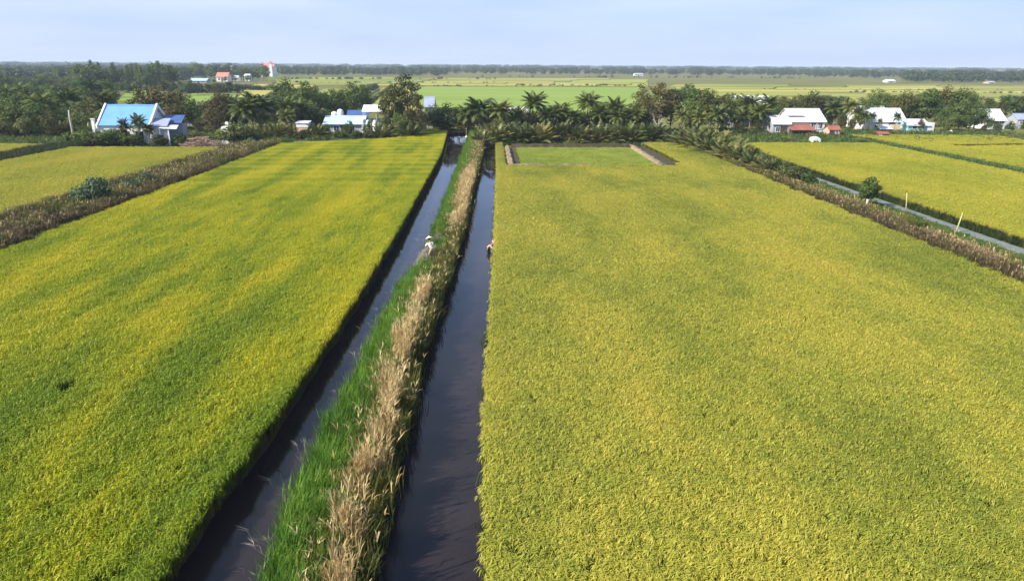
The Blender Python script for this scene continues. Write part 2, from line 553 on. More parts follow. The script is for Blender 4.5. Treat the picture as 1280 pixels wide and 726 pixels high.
for q in me.polygons:
    q.material_index = 1 if abs(q.normal.z) < 0.5 else 0
tag(link('ground', me), kind='structure')
bed = MB().face_add([(-14, -290, -1.15), (46, -290, -1.15), (46, 148, -1.15), (-14, 148, -1.15)])
tag(bed.build('canal_bed', 'mud'), kind='structure')

mid = [(y, (interp(BL, y) + interp(BR, y)) / 2) for y in (-295, 15, 19, 30, 58, 105, 126)] + [(147, -1.0)]
wl, wr = MB(), MB()
for (ya, xa), (yb, xb) in zip(mid, mid[1:]):
    wl.face_add([(interp(LC_L, ya) - 0.7, ya, -0.35), (xa - 0.15, ya, -0.35), (xb - 0.15, yb, -0.35), (interp(LC_L, yb) - 0.7, yb, -0.35)])
    if yb < 130:
        wr.face_add([(xa + 0.15, ya, -0.35), (interp(R1_L, ya) + 0.7, ya, -0.35), (interp(R1_L, yb) + 0.7, yb, -0.35), (xb + 0.15, yb, -0.35)])
tag(wl.build('canal_water', 'water'), kind='structure')
tag(wr.build('canal_water', 'water'), kind='structure')
M['path'] = solid('path', (0.15, 0.175, 0.165), 0.8, 0.25, 0.7, 0.3, 0.01)
pth = MB()
for q in range(60):
    ya = -60 + q * 3.0
    pth.box(DX0, DX1, ya, ya + 2.985, -0.1, 0.05 + 0.004 * (q % 2))
tag(pth.build('concrete_path', 'path'), kind='structure')

# banks raised above the fields: a strip with an uneven, domed top
def bank(name, x0, x1, y0, y1, h, mat, sd=0.0, step=1.0, tabs=None):
    nx, ny = 8, max(3, int((y1 - y0) / step))
    mb = MB()
    for j in range(ny + 1):
        y = y0 + (y1 - y0) * j / ny
        xa, xb = (interp(tabs[0], y), interp(tabs[1], y)) if tabs else (x0, x1)
        for i in range(nx + 1):
            s = i / nx
            z = h * (math.sin(math.pi * s) ** 0.6) * (0.75 + 0.5 * mnoise.noise(Vector((xa + (xb - xa) * s, y, sd)) * 0.6)) + 0.012
            if j in (0, ny):
                z = 0.012
            mb.v.append((xa + (xb - xa) * s, y, z if 0 < i < nx else 0.012))
    for j in range(ny):
        for i in range(nx):
            a = j * (nx + 1) + i
            mb.f.append((a, a + 1, a + nx + 2, a + nx + 1))
    return tag(mb.build(name, mat, smooth=True), kind='structure')

bank('berm', 0, 0, -20, 144, 0.38, 'understory', 2.0, 0.8, (BL, [(y, x - 0.02) for y, x in BR]))
bank('bank', 33.5, 37.8, -20, 121, 0.55, 'mud', 3.0)
bank('bank', -42.3, -35.3, -20, 117, 0.75, 'mud', 4.0)
bank('bank', -72.0, -66.6, 60, 116, 0.6, 'mud', 5.0)
bank('bank', 68.6, 71.6, 40, 128, 0.5, 'mud', 6.0)
bank('bank', 2.2, 31.0, 121.5, 127, 0.35, 'mud', 7.0)
bank('bank', -35.2, -16.2, 128.5, 131.5, 0.4, 'mud', 8.0)

# ------------------------------------------------------------------ blades: small plants instanced over their ground
def blade(pts, w):
    """a leaf as two quads along three points; returns (2,4,3)"""
    p = np.array(pts, float)
    d = p[2] - p[0]
    s = np.array([-d[1], d[0], 0.0])
    L = np.linalg.norm(s)
    s = np.array([1.0, 0, 0]) if L < 1e-6 else s / L
    s *= w / 2
    return [[p[0] - s * 0.7, p[0] + s * 0.7, p[1] + s, p[1] - s], [p[1] - s, p[1] + s, p[2] + s * 0.15, p[2] - s * 0.15]]

def rice_tile(seed, size=0.6, hills=20, leaves=9, ears=6, h=0.78, ew=1.0):
    r = random.Random(seed)
    Q, mi = [], []
    for k in range(hills):
        cx, cy = r.uniform(-size / 2, size / 2), r.uniform(-size / 2, size / 2)
        hh = h * r.uniform(0.90, 1.08)
        for i in range(leaves):
            a = r.uniform(0, 6.283)
            sp = r.uniform(0.05, 0.2)
            L = hh * r.uniform(0.75, 1.05)
            p0 = (cx + 0.03 * math.cos(a), cy + 0.03 * math.sin(a), 0.05)
            p1 = (cx + sp * 0.45 * math.cos(a), cy + sp * 0.45 * math.sin(a), L * 0.7)
            p2 = (cx + sp * 1.3 * math.cos(a), cy + sp * 1.3 * math.sin(a), L * r.uniform(0.95, 1.08))
            Q += blade((p0, p1, p2), r.uniform(0.018, 0.03))
            mi += [1, 0]
        for i in range(ears):
            a = r.uniform(0, 6.283)
            sp = r.uniform(0.03, 0.10)
            L = hh * r.uniform(0.86, 1.0)
            c, s = math.cos(a), math.sin(a)
            p1 = (cx + sp * c, cy + sp * s, L)
            p2 = (cx + (sp + 0.07) * c, cy + (sp + 0.07) * s, L - 0.01)
            p3 = (cx + (sp + 0.15) * c, cy + (sp + 0.15) * s, L - 0.10)
            Q += blade((p1, p2, p3), r.uniform(0.018, 0.03) * ew)
            mi += [2, 2]
    return np.array(Q), mi

def tuft(seed, n, h, spread, w, size=0.5, plume=0, lean=(0, 0), droop=0.25):
    r = random.Random(seed)
    Q, mi = [], []
    for i in range(n):
        cx, cy = r.gauss(0, size / 3), r.gauss(0, size / 3)
        a = r.uniform(0, 6.283)
        L = h * r.uniform(0.55, 1.1)
        sp = spread * r.uniform(0.3, 1.0) * L
        dx, dy = math.cos(a) * sp + lean[0] * L, math.sin(a) * sp + lean[1] * L
        p1 = (cx + dx * 0.4, cy + dy * 0.4, L * 0.62)
        p2 = (cx + dx, cy + dy, L * (1 - droop * r.random()))
        Q += blade(((cx, cy, 0), p1, p2), w * r.uniform(0.7, 1.2))
        mi += [0, 0]
        if plume and r.random() < plume:
            q = (cx + dx * 1.15, cy + dy * 1.15, L * 1.02)
            e = (cx + dx * 1.5, cy + dy * 1.5, L * 1.12)
            for kk in range(3):
                jx, jy = r.uniform(-0.06, 0.06), r.uniform(-0.06, 0.06)
                Q += blade((p2, (q[0] + jx, q[1] + jy, q[2]), (e[0] + 2 * jx, e[1] + 2 * jy, e[2] - 0.05)), w * 1.3)
                mi += [1, 1]
    return np.array(Q), mi

def proto_coll(name, tiles, mats):
    c = bpy.data.collections.new(name)
    for k, (Q, mi) in enumerate(tiles):
        c.objects.link(bpy.data.objects.new(name + '_tile', quads_mesh(name, Q, mats, mi)))
    return c

def scatter(name, pts, coll, smin=0.85, smax=1.15, tilt=0.08, seed=0, kind='stuff', rot=None):
    """one object: every point carries one of the small plants of the collection"""
    me = bpy.data.meshes.new(name)
    pts = np.asarray(pts, dtype=np.float32)
    me.vertices.add(len(pts))
    me.vertices.foreach_set('co', pts.reshape(-1))
    o = link(name, me)
    ng = bpy.data.node_groups.new(name, 'GeometryNodeTree')
    ng.interface.new_socket('Geometry', in_out='INPUT', socket_type='NodeSocketGeometry')
    ng.interface.new_socket('Geometry', in_out='OUTPUT', socket_type='NodeSocketGeometry')
    gi, go = ng.nodes.new('NodeGroupInput'), ng.nodes.new('NodeGroupOutput')
    ci = ng.nodes.new('GeometryNodeCollectionInfo')
    ci.inputs['Collection'].default_value = coll
    ci.inputs['Separate Children'].default_value = True
    ci.inputs['Reset Children'].default_value = True
    ip = ng.nodes.new('GeometryNodeInstanceOnPoints')
    ip.inputs['Pick Instance'].default_value = True
    rv = ng.nodes.new('FunctionNodeRandomValue')
    rv.data_type = 'FLOAT_VECTOR'
    rv.inputs[0].default_value = (-tilt, -tilt, 0 if rot is None else rot[0])
    rv.inputs[1].default_value = (tilt, tilt, 6.2832 if rot is None else rot[1])
    rv.inputs['Seed'].default_value = seed
    rs = ng.nodes.new('FunctionNodeRandomValue')
    rs.data_type = 'FLOAT'
    rs.inputs[2].default_value = smin
    rs.inputs[3].default_value = smax
    rs.inputs['Seed'].default_value = seed + 7
    L = ng.links.new
    L(gi.outputs[0], ip.inputs['Points'])
    L(ci.outputs[0], ip.inputs['Instance'])
    L(rv.outputs[0], ip.inputs['Rotation'])
    L(rs.outputs[1], ip.inputs['Scale'])
    L(ip.outputs[0], go.inputs[0])
    md = o.modifiers.new('scatter', 'NODES')
    md.node_group = ng
    return tag(o, kind=kind)

rng = np.random.default_rng(11)

def inview(x, y, m=9.0):
    return (np.abs(x) < 0.83 * np.maximum(y, 0) + m) & (y > 8)

def jgrid(x0, x1, y0, y1, step):
    """jittered grid, only where the camera (or one near it) can see"""
    nx, ny = int((x1 - x0) / step), int((y1 - y0) / step)
    X, Y = np.meshgrid(x0 + (np.arange(nx) + 0.5) * (x1 - x0) / nx, y0 + (np.arange(ny) + 0.5) * (y1 - y0) / ny)
    X = X.ravel() + rng.uniform(-0.3, 0.3, X.size) * step
    Y = Y.ravel() + rng.uniform(-0.3, 0.3, Y.size) * step
    k = inview(X, Y)
    return X[k], Y[k]

def vinterp(tab, y):
    return np.interp(y, [a for a, b in tab], [b for a, b in tab])

def stack(X, Y, z=0.0):
    return np.column_stack([X, Y, np.full(len(X), z) if np.isscalar(z) else z])

RIM = 0.46
# left main field
cl = proto_coll('left_rice', [rice_tile(s, leaves=13, ears=3, h=0.80) for s in range(5)], ['rice_left', 'stalk', 'ear_left'])
X, Y = jgrid(-35, -7, 8, 146, RIM)
k = (X < vinterp(LC_L, Y) - 0.10 + 0.08 * np.sin(Y * 1.7)) & (X > -34.9 + 0.15 * np.sin(Y * 0.9))
top = np.where(X > -14.9, 143.5, np.where(X > -17, 128 + (X + 17) * 5, 117.5 + (X + 35) * 0.55))
k &= Y < top
Ye = np.arange(9, 142, 0.2)
Xe = vinterp(LC_L, Ye) - 0.15 + 0.07 * np.sin(Ye * 1.9) * np.sin(Ye * 0.37)
k &= ((X + 17.75) / 0.55) ** 2 + ((Y - 26.2) / 0.5) ** 2 > 1
scatter('rice', np.concatenate([stack(X[k], Y[k]), stack(Xe, Ye)]), cl, smin=0.94, smax=1.06, tilt=0.04, seed=1)
# right main field
cr_ = proto_coll('right_rice', [rice_tile(s + 20, leaves=8, ears=8, h=0.76) for s in range(5)], ['rice_right', 'stalk', 'ear_right'])
X, Y = jgrid(-1, 33.4, 8, 121, 0.42)
k = (X > vinterp(R1_L, Y) + 0.38 + 0.12 * np.sin(Y * 1.3)) & (X < 33.3 + 0.15 * np.sin(Y))
inplot = (X > 2.4) & (X < 27.0) & (Y > 92)
k &= ~inplot | ((X > 25.9) & (Y > 92))
k &= ~((Y > 92) & (X < 2.5) & (X > 1.9))
k &= ~((X > 25.2) & (X < 27.1) & (Y > 95))
Ye = np.arange(9, 120, 0.22)
scatter('rice', np.concatenate([stack(X[k], Y[k]), stack(vinterp(R1_L, Ye) + 0.36 + 0.07 * np.sin(Ye * 2.3), Ye)]), cr_, smin=0.94, smax=1.06, tilt=0.04, seed=2)
# small bright plot at its far end
cy_ = proto_coll('young_rice', [rice_tile(s + 40, leaves=16, ears=0, h=0.45) for s in range(3)], ['rice_young', 'stalk', 'rice_young'])
X, Y = jgrid(4.4, 23.2, 93.4, 115.5, RIM)
k = rng.random(len(X)) < np.where((Y < 96) & (X < 8), 0.35, 0.95)
scatter('rice', stack(X[k], Y[k]), cy_, smin=0.94, smax=1.06, tilt=0.04, seed=3)
# side fields
cs = proto_coll('side_rice', [rice_tile(s + 60, leaves=10, ears=6) for s in range(5)], ['rice_side', 'stalk', 'ear_right'])
X, Y = jgrid(-66.2, -42.9, 45, 112, RIM * 1.05)
scatter('rice', stack(X, Y), cs, smin=0.94, smax=1.06, tilt=0.04, seed=4)
X, Y = jgrid(-95, -72.5, 80, 116, RIM * 1.15)
scatter('rice', stack(X, Y), cs, smin=0.94, smax=1.06, tilt=0.04, seed=5)
X, Y = jgrid(42.4, 68.2, 35, 121, RIM * 1.05)
k = Y < 122 - np.maximum(0, 48 - X) * 0.9
scatter('rice', stack(X[k], Y[k]), cs, smin=0.94, smax=1.06, tilt=0.04, seed=6)
X, Y = jgrid(72.0, 100, 80, 136, RIM * 1.2)
kk = ~((X > 80) & (np.abs(Y - (118 + 0.15 * (X - 80))) < 1.6))
scatter('rice', stack(X[kk], Y[kk]), cs, smin=0.94, smax=1.06, tilt=0.04, seed=7)

# field floors under the rice (dark standing straw and mud)
def floor(poly, mat='understory', z=0.02, name='field_floor'):
    return tag(MB().face_add([(x, y, z) for x, y in poly]).build(name, mat), kind='structure')
floor([(-34.9, -20)] + [(x - 0.015, y) for x, y in BANKS['ll'] if -20 < y < 143] + [(-15, 143), (-17, 127), (-34.9, 117)])
floor([(x + 0.015, y) for x, y in BANKS['rl'] if -20 < y < 120][::-1] + [(33.3, -20), (33.3, 120)])
floor([(3, 92), (24, 92), (24, 117), (3, 117)], 'mud', 0.03, 'paddy_mud')
floor([(-66.4, 30), (-42.6, 30), (-42.6, 112), (-66.4, 112)])
floor([(42.1, 20), (68.4, 20), (68.4, 122), (42.1, 122)])

# dikes round the small plot, the trench beside it
def dike(pts, w, h, mat='dry_soil'):
    mb = MB()
    for (xa, ya), (xb, yb) in zip(pts, pts[1:]):
        d = Vector((xb - xa, yb - ya, 0)); L = d.length; n = Vector((-d.y, d.x, 0)).normalized()
        k = max(2, int(L / 0.6)); prev = None
        for i in range(k + 1):
            c = Vector((xa, ya, 0)) + d * i / k
            hh = h * (1 + 0.3 * mnoise.noise(c * 0.5)); ww = w * (1 + 0.5 * mnoise.noise(c * 0.8 + Vector((9, 0, 0)))); c = c + n * 0.25 * mnoise.noise(c * 0.7 + Vector((0, 5, 0)))
            sec = [c - n * ww / 2 + Vector((0, 0, 0.03)), c - n * ww * 0.25 + Vector((0, 0, hh)), c + n * ww * 0.25 + Vector((0, 0, hh * 0.95)), c + n * ww / 2 + Vector((0, 0, 0.03))]
            if prev:
                for q in range(3):
                    mb.face_add([prev[q], prev[q + 1], sec[q + 1], sec[q]])
            prev = sec
    return tag(mb.build('dike', mat), kind='structure')
dike([(2.6, 92.4), (13.5, 92.2)], 0.7, 0.9)
dike([(13.5, 92.2), (22.6, 91.9)], 0.6, 0.72, 'mud')
dike([(2.9, 92.9), (2.9, 118)], 1.0, 0.5)
dike([(3.6, 118.3), (24.0, 118.8)], 1.2, 0.7, 'mud')
dike([(24.6, 120), (24.2, 97)], 1.0, 0.45)
dike([(24.2, 97), (23.4, 94.2), (22.2, 92.2)], 1.2, 0.4)
tag(MB().box(25.25, 26.9, 95.5, 121, 0.024, 0.05).build('trench', 'mud'), kind='structure')

# ------------------------------------------------------------------ grasses on berm and banks
cg = proto_coll('green_grass', [tuft(s, 80, 1.15, 0.42, 0.022, 0.5, lean=(-0.05, -0.03)) for s in range(4)], ['grass_green', 'reed_tan'])
co_ = proto_coll('olive_grass', [tuft(s + 10, 70, 1.15, 0.42, 0.022, 0.55, 0.02) for s in range(4)], ['grass_olive', 'reed_tan'])
cd = proto_coll('dark_grass', [tuft(s + 20, 40, 0.9, 0.5, 0.03, 0.6) for s in range(3)], ['grass_dark', 'reed_tan'])
cb = proto_coll('brown_grass', [tuft(s + 30, 60, 0.9, 0.6, 0.03, 0.7, 0.04, droop=0.5) for s in range(4)], ['grass_brown', 'grass_pink'])
cp_ = proto_coll('pink_grass', [tuft(s + 40, 55, 0.8, 0.6, 0.03, 0.7, 0.1, droop=0.5) for s in range(3)], ['grass_pink', 'reed_tan'])
cv = proto_coll('verge_grass', [tuft(s + 50, 70, 0.22, 0.9, 0.03, 0.7, 0.0, droop=0.5) for s in range(3)], ['grass_verge', 'reed_tan'])
ct = proto_coll('tan_reed', [tuft(s + 60, 54, 1.55, 0.20, 0.017, 0.36, 0.55, lean=(0.03, -0.02)) for s in range(4)], ['reed_tan', 'reed_tan'])

def strip(n_per_m, y0, y1, fx, prob=None):
    """points along the berm: fx(y, s) gives x for s in 0..1"""
    n = int(n_per_m * (y1 - y0))
    y = rng.uniform(y0, y1, n)
    s = rng.random(n)
    x = fx(y, s)
    if prob is not None:
        k = rng.random(n) < prob(x, y)
        x, y = x[k], y[k]
    k = inview(x, y, 6)
    return x[k], y[k]

def pn(x, y, sc, sd=0.0):
    return np.array([mnoise.noise(Vector((a * sc, b * sc * 0.6, sd))) for a, b in zip(x, y)])

def berm_x(y, s):
    a, b = vinterp(BL, y), vinterp(BR, y)
    return a + (b - a) * s
def bs(x, y):
    a, b = vinterp(BL, y), vinterp(BR, y)
    return (x - a) / (b - a)
def gap(y):              # the trodden stretch where the person works
    return np.exp(-((y - 47.2) / 6.0) ** 4)
TAN = [(13, -3.9), (16.4, -3.95), (18.9, -4.05), (22, -4.0), (26, -4.15), (29.6, -4.1), (34.7, -4.0), (37, -3.9)]
def tanp(x, y):
    near = np.exp(-((x - vinterp(TAN, y)) / 0.22) ** 2) * (y < 38.5) * np.clip(0.58 + 2.0 * pn(np.zeros_like(y), y, 0.7, 4.0), 0.02, 1)
    far = 0.9 * np.exp(-((x - np.interp(y, [55, 82], [-2.55, -2.3])) / 0.5) ** 2) * np.exp(-((y - 70) / 13.0) ** 4)
    return np.clip(near + far, 0, 1)

X, Y = strip(40, 9, 143, lambda y, s: berm_x(y, s * 0.72 - 0.02), lambda x, y: np.clip(1.25 - 1.6 * np.maximum(0, bs(x, y) - 0.42) * 2.6, 0.05, 1) * (1 - 0.97 * gap(y)))
scatter('tall_grass', stack(X, Y, 0.12), cg, 0.7, 1.2, 0.15, 21)
X, Y = strip(20, 9, 126, lambda y, s: berm_x(y, 0.36 + s * 0.66), lambda x, y: (1 - 0.6 * tanp(x, y)) * (1 - 0.85 * gap(y) * (bs(x, y) < 0.8)))
scatter('tall_grass', stack(X, Y, 0.12), co_, 0.65, 1.25, 0.15, 22)
X, Y = strip(7, 9, 126, lambda y, s: berm_x(y, 0.9 + s * 0.12))
scatter('tall_grass', stack(X, Y, 0.0), cd, 0.6, 1.1, 0.15, 23)
X, Y = strip(7, 9, 60, lambda y, s: berm_x(y, 0.74 + s * 0.26), lambda x, y: np.clip(0.1 + 1.1 * pn(x, y, 0.5, 9), 0, 1))
scatter('dry_grass', stack(X, Y, 0.15), cb, 0.7, 1.2, 0.2, 24)
X, Y = strip(26, 9, 90, lambda y, s: berm_x(y, 0.2 + s * 0.8), tanp)
scatter('dry_reeds', stack(X, Y, 0.15), ct, 0.75, 1.2, 0.16, 25)
# stray pale stems leaning out over the left canal
X, Y = strip(0.7, 12, 60, lambda y, s: berm_x(y, s * 0.1 - 0.03))
cst = proto_coll('stray_reed', [tuft(s + 80, 5, 1.45, 0.3, 0.012, 0.3, 0.6, lean=(-0.28, 0.05)) for s in range(4)], ['straw_grey', 'straw_grey'])
scatter('dry_reeds', stack(X, Y, 0.1), cst, 0.7, 1.1, 0.15, 26, rot=(-0.5, 0.5))
# trampled straw in the gap
X, Y = strip(44, 41, 54, lambda y, s: berm_x(y, 0.10 + s * 0.65), lambda x, y: gap(y))
cfl = proto_coll('flat_straw', [tuft(s + 90, 40, 0.35, 1.4, 0.035, 0.6, droop=0.8) for s in range(3)], ['straw_grey', 'straw_grey'])
scatter('trampled_straw', stack(X, Y, 0.28), cfl, 0.8, 1.2, 0.2, 27)

# weeds at the foot of the rice along the canals, and dark-coloured weeds painting shade along the side fields
X = []; Y = []
def line(n_per_m, y0, y1, tab, x0, x1):
    n = int(n_per_m * (y1 - y0)); y = rng.uniform(y0, y1, n); x = vinterp(tab, y) + rng.uniform(x0, x1, n); k = inview(x, y, 6)
    return x[k], y[k]
parts = [line(1.0, 9, 120, R1_L, 0.05, 0.3), line(14, 45, 113, [(0, -42.5)], -0.35, 0.5), line(14, 30, 118, [(0, -35.3)], -0.6, 0.2),
         line(14, 30, 121, [(0, 42.25)], -0.25, 0.25), line(6, 30, 121, [(0, 33.7)], -0.3, 0.3), line(6, 60, 128, [(0, 68.5)], -0.3, 0.4), line(5, 60, 113, [(0, -66.6)], -0.4, 0.5)]
X = np.concatenate([p[0] for p in parts]); Y = np.concatenate([p[1] for p in parts])
scatter('weeds_edge_shade', stack(X, Y, 0.0), cd, 0.55, 1.0, 0.2, 31)
# right bank
X, Y = strip(30, 28, 121, lambda y, s: 33.7 + s * 2.0, lambda x, y: np.clip(1.25 - (y - 45) / 55 + 0.6 * pn(x, y, 0.3, 31), 0.2, 1))
scatter('dry_grass', stack(X, Y, 0.2), cb, 0.6, 1.1, 0.2, 32)
X, Y = strip(14, 28, 121, lambda y, s: 35.1 + s * 1.7, lambda x, y: np.clip(0.40 + 1.2 * pn(x, y, 0.4, 3), 0, 1))
scatter('dry_grass', stack(X, Y, 0.3), cp_, 0.5, 1.0, 0.2, 33)
X, Y = strip(34, 28, 121, lambda y, s: 36.1 + s * 4.1)
scatter('verge_grass', stack(X, Y, 0.05), cv, 0.7, 1.3, 0.2, 34)
X, Y = strip(9, 28, 121, lambda y, s: 35.4 + s * 2.8, lambda x, y: np.clip(0.2 + 1.2 * pn(x, y, 0.3, 6), 0, 1))
scatter('verge_grass', stack(X, Y, 0.1), co_, 0.4, 0.9, 0.2, 35)
X, Y = strip(26, 28, 121, lambda y, s: 33.7 + s * 3.2, lambda x, y: np.clip((y - 50) / 60 + 0.8 * pn(x, y, 0.3, 33), 0.04, 0.9))
scatter('bank_grass', stack(X, Y, 0.2), co_, 0.5, 1.0, 0.2, 44)
# left bank
X, Y = strip(60, 38, 117, lambda y, s: -42.1 + s * 6.7, lambda x, y: np.clip(0.62 + 1.3 * pn(x, y, 0.22, 1) - 0.006 * (y - 55), 0.08, 1))
scatter('dry_grass', stack(X, Y, 0.4), cb, 0.6, 1.25, 0.2, 36)
X, Y = strip(48, 38, 117, lambda y, s: -42.1 + s * 6.2, lambda x, y: np.clip(0.35 + 1.3 * pn(x, y, 0.3, 12) + 0.005 * (y - 60), 0, 1))
scatter('bank_grass', stack(X, Y, 0.4), co_, 0.5, 1.1, 0.2, 37)
X, Y = strip(12, 38, 117, lambda y, s: -41.5 + s * 4.0, lambda x, y: np.clip(0.1 + 1.2 * pn(x, y, 0.3, 22), 0, 1))
scatter('dry_grass', stack(X, Y, 0.4), cp_, 0.5, 1.1, 0.2, 38)
# outer left and right banks, and the verge before the houses
X, Y = strip(40, 60, 117, lambda y, s: -72 + s * 5.4)
scatter('bank_grass', stack(X, Y, 0.3), cd, 0.6, 1.2, 0.2, 39)
X, Y = strip(26, 60, 128, lambda y, s: 68.6 + s * 3.2)
scatter('verge_grass', stack(X, Y, 0.2), cv, 1.6, 3.0, 0.2, 40)
n = 5200
X = rng.uniform(-100, 110, n); Y = rng.uniform(113, 150, n)
k = ((X < -36) & (Y > 118.5 + 1.5 * (X > -56))) | ((X > 42) & (Y > 123)) | ((X > 2) & (X < 42) & (Y > 121)) | ((X < -17) & (X > -36) & (Y > 129)) | ((X > -15) & (X < 2) & (Y > 147))
scatter('verge_grass', stack(X[k], Y[k]), cv, 1.6, 4.2, 0.2, 41)
scatter('bank_grass', stack(X[k][::3] + 0.7, Y[k][::3]), co_, 0.5, 1.2, 0.2, 42)
scatter('bank_grass', stack(X[k][1::3] + 0.7, Y[k][1::3]), cd, 0.5, 1.4, 0.2, 43)

# ------------------------------------------------------------------ trees, palms, bushes
def leaf_quads(C, Nrm, size, r):
    """diamond leaves at centres C facing about Nrm"""
    n = len(C)
    a = r.normal(size=(n, 3))
    Nn = Nrm / (np.linalg.norm(Nrm, axis=1, keepdims=True) + 1e-9)
    t = a - (a * Nn).sum(1, keepdims=True) * Nn
    t /= np.linalg.norm(t, axis=1, keepdims=True) + 1e-9
    b = np.cross(Nn, t)
    s = (size * r.uniform(0.7, 1.3, n))[:, None]
    return np.stack([C - t * s * 0.5, C + b * s * 0.3, C + t * s * 0.5 - Nn * s * 0.12, C - b * s * 0.3], axis=1)

def crown_mesh(seed, height, rad, base, clumps, leaves, size, shape='round', clump_r=0.9, mat='leaf_dark'):
    r = np.random.default_rng(seed)
    cz = (height + base) / 2
    hz = (height - base) / 2
    cs_, out = [], []
    for k in range(clumps):
        for _ in range(30):
            d = r.normal(size=3)
            d /= np.linalg.norm(d)
            q = r.uniform(0.35, 1.0) ** 0.6
            z = d[2] * q
            if shape == 'round':
                w = 1.0
            elif shape == 'tall':
                w = 0.55 + 0.45 * math.cos(1.6 * (z + 0.15))
            elif shape == 'cone':
                w = 1.0 - 0.42 * (z + 1)
            else:                                  # 'dome': flat underneath
                w = 1.0
                z = abs(z) * 1.5 - 0.6
            if z <= 1.0:
                break
        c = np.array([d[0] * q * rad * w, d[1] * q * rad * w, cz + z * hz * 0.92])
        c += r.normal(size=3) * 0.12 * rad
        cr_k = clump_r * r.uniform(0.55, 1.25)
        cs_.append((c, cr_k))
        n = int(leaves * r.uniform(0.6, 1.3) * cr_k / clump_r)
        e = r.normal(size=(n, 3))
        e /= np.linalg.norm(e, axis=1, keepdims=True)
        rr = r.uniform(0.3, 1.05, n)[:, None] ** 0.5 * cr_k
        P = c + e * rr * np.array([1.1, 1.1, 0.75])
        nn = e + np.array([0, 0, 0.5]) + r.normal(size=(n, 3)) * 0.5
        out.append(leaf_quads(P, nn, size, r))
    return quads_mesh('crown', np.concatenate(out), [mat]), cs_

def trunk_mesh(seed, height, rad, cs_, base, r0_, mat='trunk', limbs=9):
    r = random.Random(seed)
    mb = MB()
    top = base + (height - base) * 0.6
    lean = (r.uniform(-0.4, 0.4), r.uniform(-0.4, 0.4))
    pts = [(lean[0] * t * t, lean[1] * t * t, top * t - 0.15) for t in (0, 0.08, 0.35, 0.7, 1)]
    mb.tube(pts, [r0_ * 1.35, r0_, r0_ * 0.8, r0_ * 0.55, r0_ * 0.2], 7)
    pick = r.sample(cs_, min(limbs, len(cs_)))
    for c, _ in pick:
        t = r.uniform(0.3, 0.85)
        p = Vector((lean[0] * t * t, lean[1] * t * t, top * t))
        e = Vector(c)
        if e.z < p.z:
            p.z = max(base * 0.7, e.z - 0.6)
        m_ = (p + e) / 2 + Vector((0, 0, -0.1 * (e - p).length))
        mb.tube([p, m_, e], [r0_ * 0.4, r0_ * 0.28, r0_ * 0.08], 5)
    return mb.mesh('trunk', mat, True)

def frond(r, origin, az, elev, L, droop, leaflets, width, ll):
    """one palm frond: a curved rib with drooping leaflets on both sides"""
    Q = []
    pts = []
    p = np.array(origin, float)
    el = elev
    seg = 8
    for i in range(seg + 1):
        pts.append(p.copy())
        d = np.array([math.cos(az) * math.cos(el), math.sin(az) * math.cos(el), math.sin(el)])
        p = p + d * L / seg
        el -= droop / seg * (0.5 + i / seg)
    side = np.array([-math.sin(az), math.cos(az), 0])
    for i in range(seg):
        w = 0.06 * (1 - i / seg) + 0.015
        Q.append([pts[i] - side * w, pts[i] + side * w, pts[i + 1] + side * w * 0.8, pts[i + 1] - side * w * 0.8])
    for k in range(leaflets):
        t = 0.16 + 0.84 * (k + r.random() * 0.6) / leaflets
        j = min(int(t * seg), seg - 1)
        q = pts[j] + (pts[j + 1] - pts[j]) * (t * seg - j)
        ax = (pts[j + 1] - pts[j]) / np.linalg.norm(pts[j + 1] - pts[j])
        l = ll * math.sin(math.pi * min(1, 0.18 + 0.75 * t)) * r.uniform(0.85, 1.1)
        for sgn in (-1, 1):
            dv = side * sgn * 0.8 + ax * 0.65 + np.array([0, 0, -0.28 - 0.3 * r.random()])
            dv /= np.linalg.norm(dv)
            e = q + dv * l + np.array([0, 0, -0.10 * l])
            mdl = q + dv * l * 0.5
            Q.append([q, mdl + ax * width / 2, e, mdl - ax * width / 2])
    return Q

def palm_meshes(seed, height, fronds=32, L=3.5, mat='leaf_palm'):
    r = random.Random(seed)
    lean = (r.uniform(-0.9, 0.9), r.uniform(-0.9, 0.9))
    th = height - 1.3
    pts = [(lean[0] * t ** 1.7, lean[1] * t ** 1.7, th * t - 0.15) for t in (0, 0.06, 0.3, 0.6, 0.85, 1)]
    tk = MB().tube(pts, [0.26, 0.17, 0.13, 0.12, 0.11, 0.10], 7).mesh('trunk', 'trunk', True)
    Q = []
    for k in range(fronds):
        t = k / fronds
        az = k * 2.399 + r.uniform(-0.2, 0.2)
        elev = 1.35 - 1.75 * t + r.uniform(-0.12, 0.12)
        Q += frond(r, pts[-1], az, elev, L * r.uniform(0.85, 1.1), 1.1 + 0.5 * t, 20, 0.25, 0.95)
    return quads_mesh('crown', np.array(Q), [mat]), tk

def nipa_meshes(seed, height, fronds=28, mat='leaf_nipa'):
    r = random.Random(seed)
    Q = []
    mb = MB()
    for k in range(fronds):
        az = k * 2.399 + r.uniform(-0.3, 0.3)
        t = k / fronds
        elev = 1.45 - 0.75 * t + r.uniform(-0.1, 0.1)
        o = (0.4 * math.cos(az) * t, 0.4 * math.sin(az) * t, 0.05)
        Q += frond(r, o, az, elev, height * r.uniform(0.85, 1.15), 0.75 + 0.75 * t, 22, 0.23, 1.0)
        mb.tube([(o[0], o[1], -0.1), (o[0] + 0.10 * math.cos(az), o[1] + 0.10 * math.sin(az), 0.5)], [0.09, 0.06], 5)
    return quads_mesh('crown', np.array(Q), [mat]), mb.mesh('stem', 'trunk')

PROTO = {}
def proto_add(kind, crown, trunk, h, cat, tname='trunk'):
    PROTO.setdefault(kind, []).append((crown, trunk, h, cat, tname))

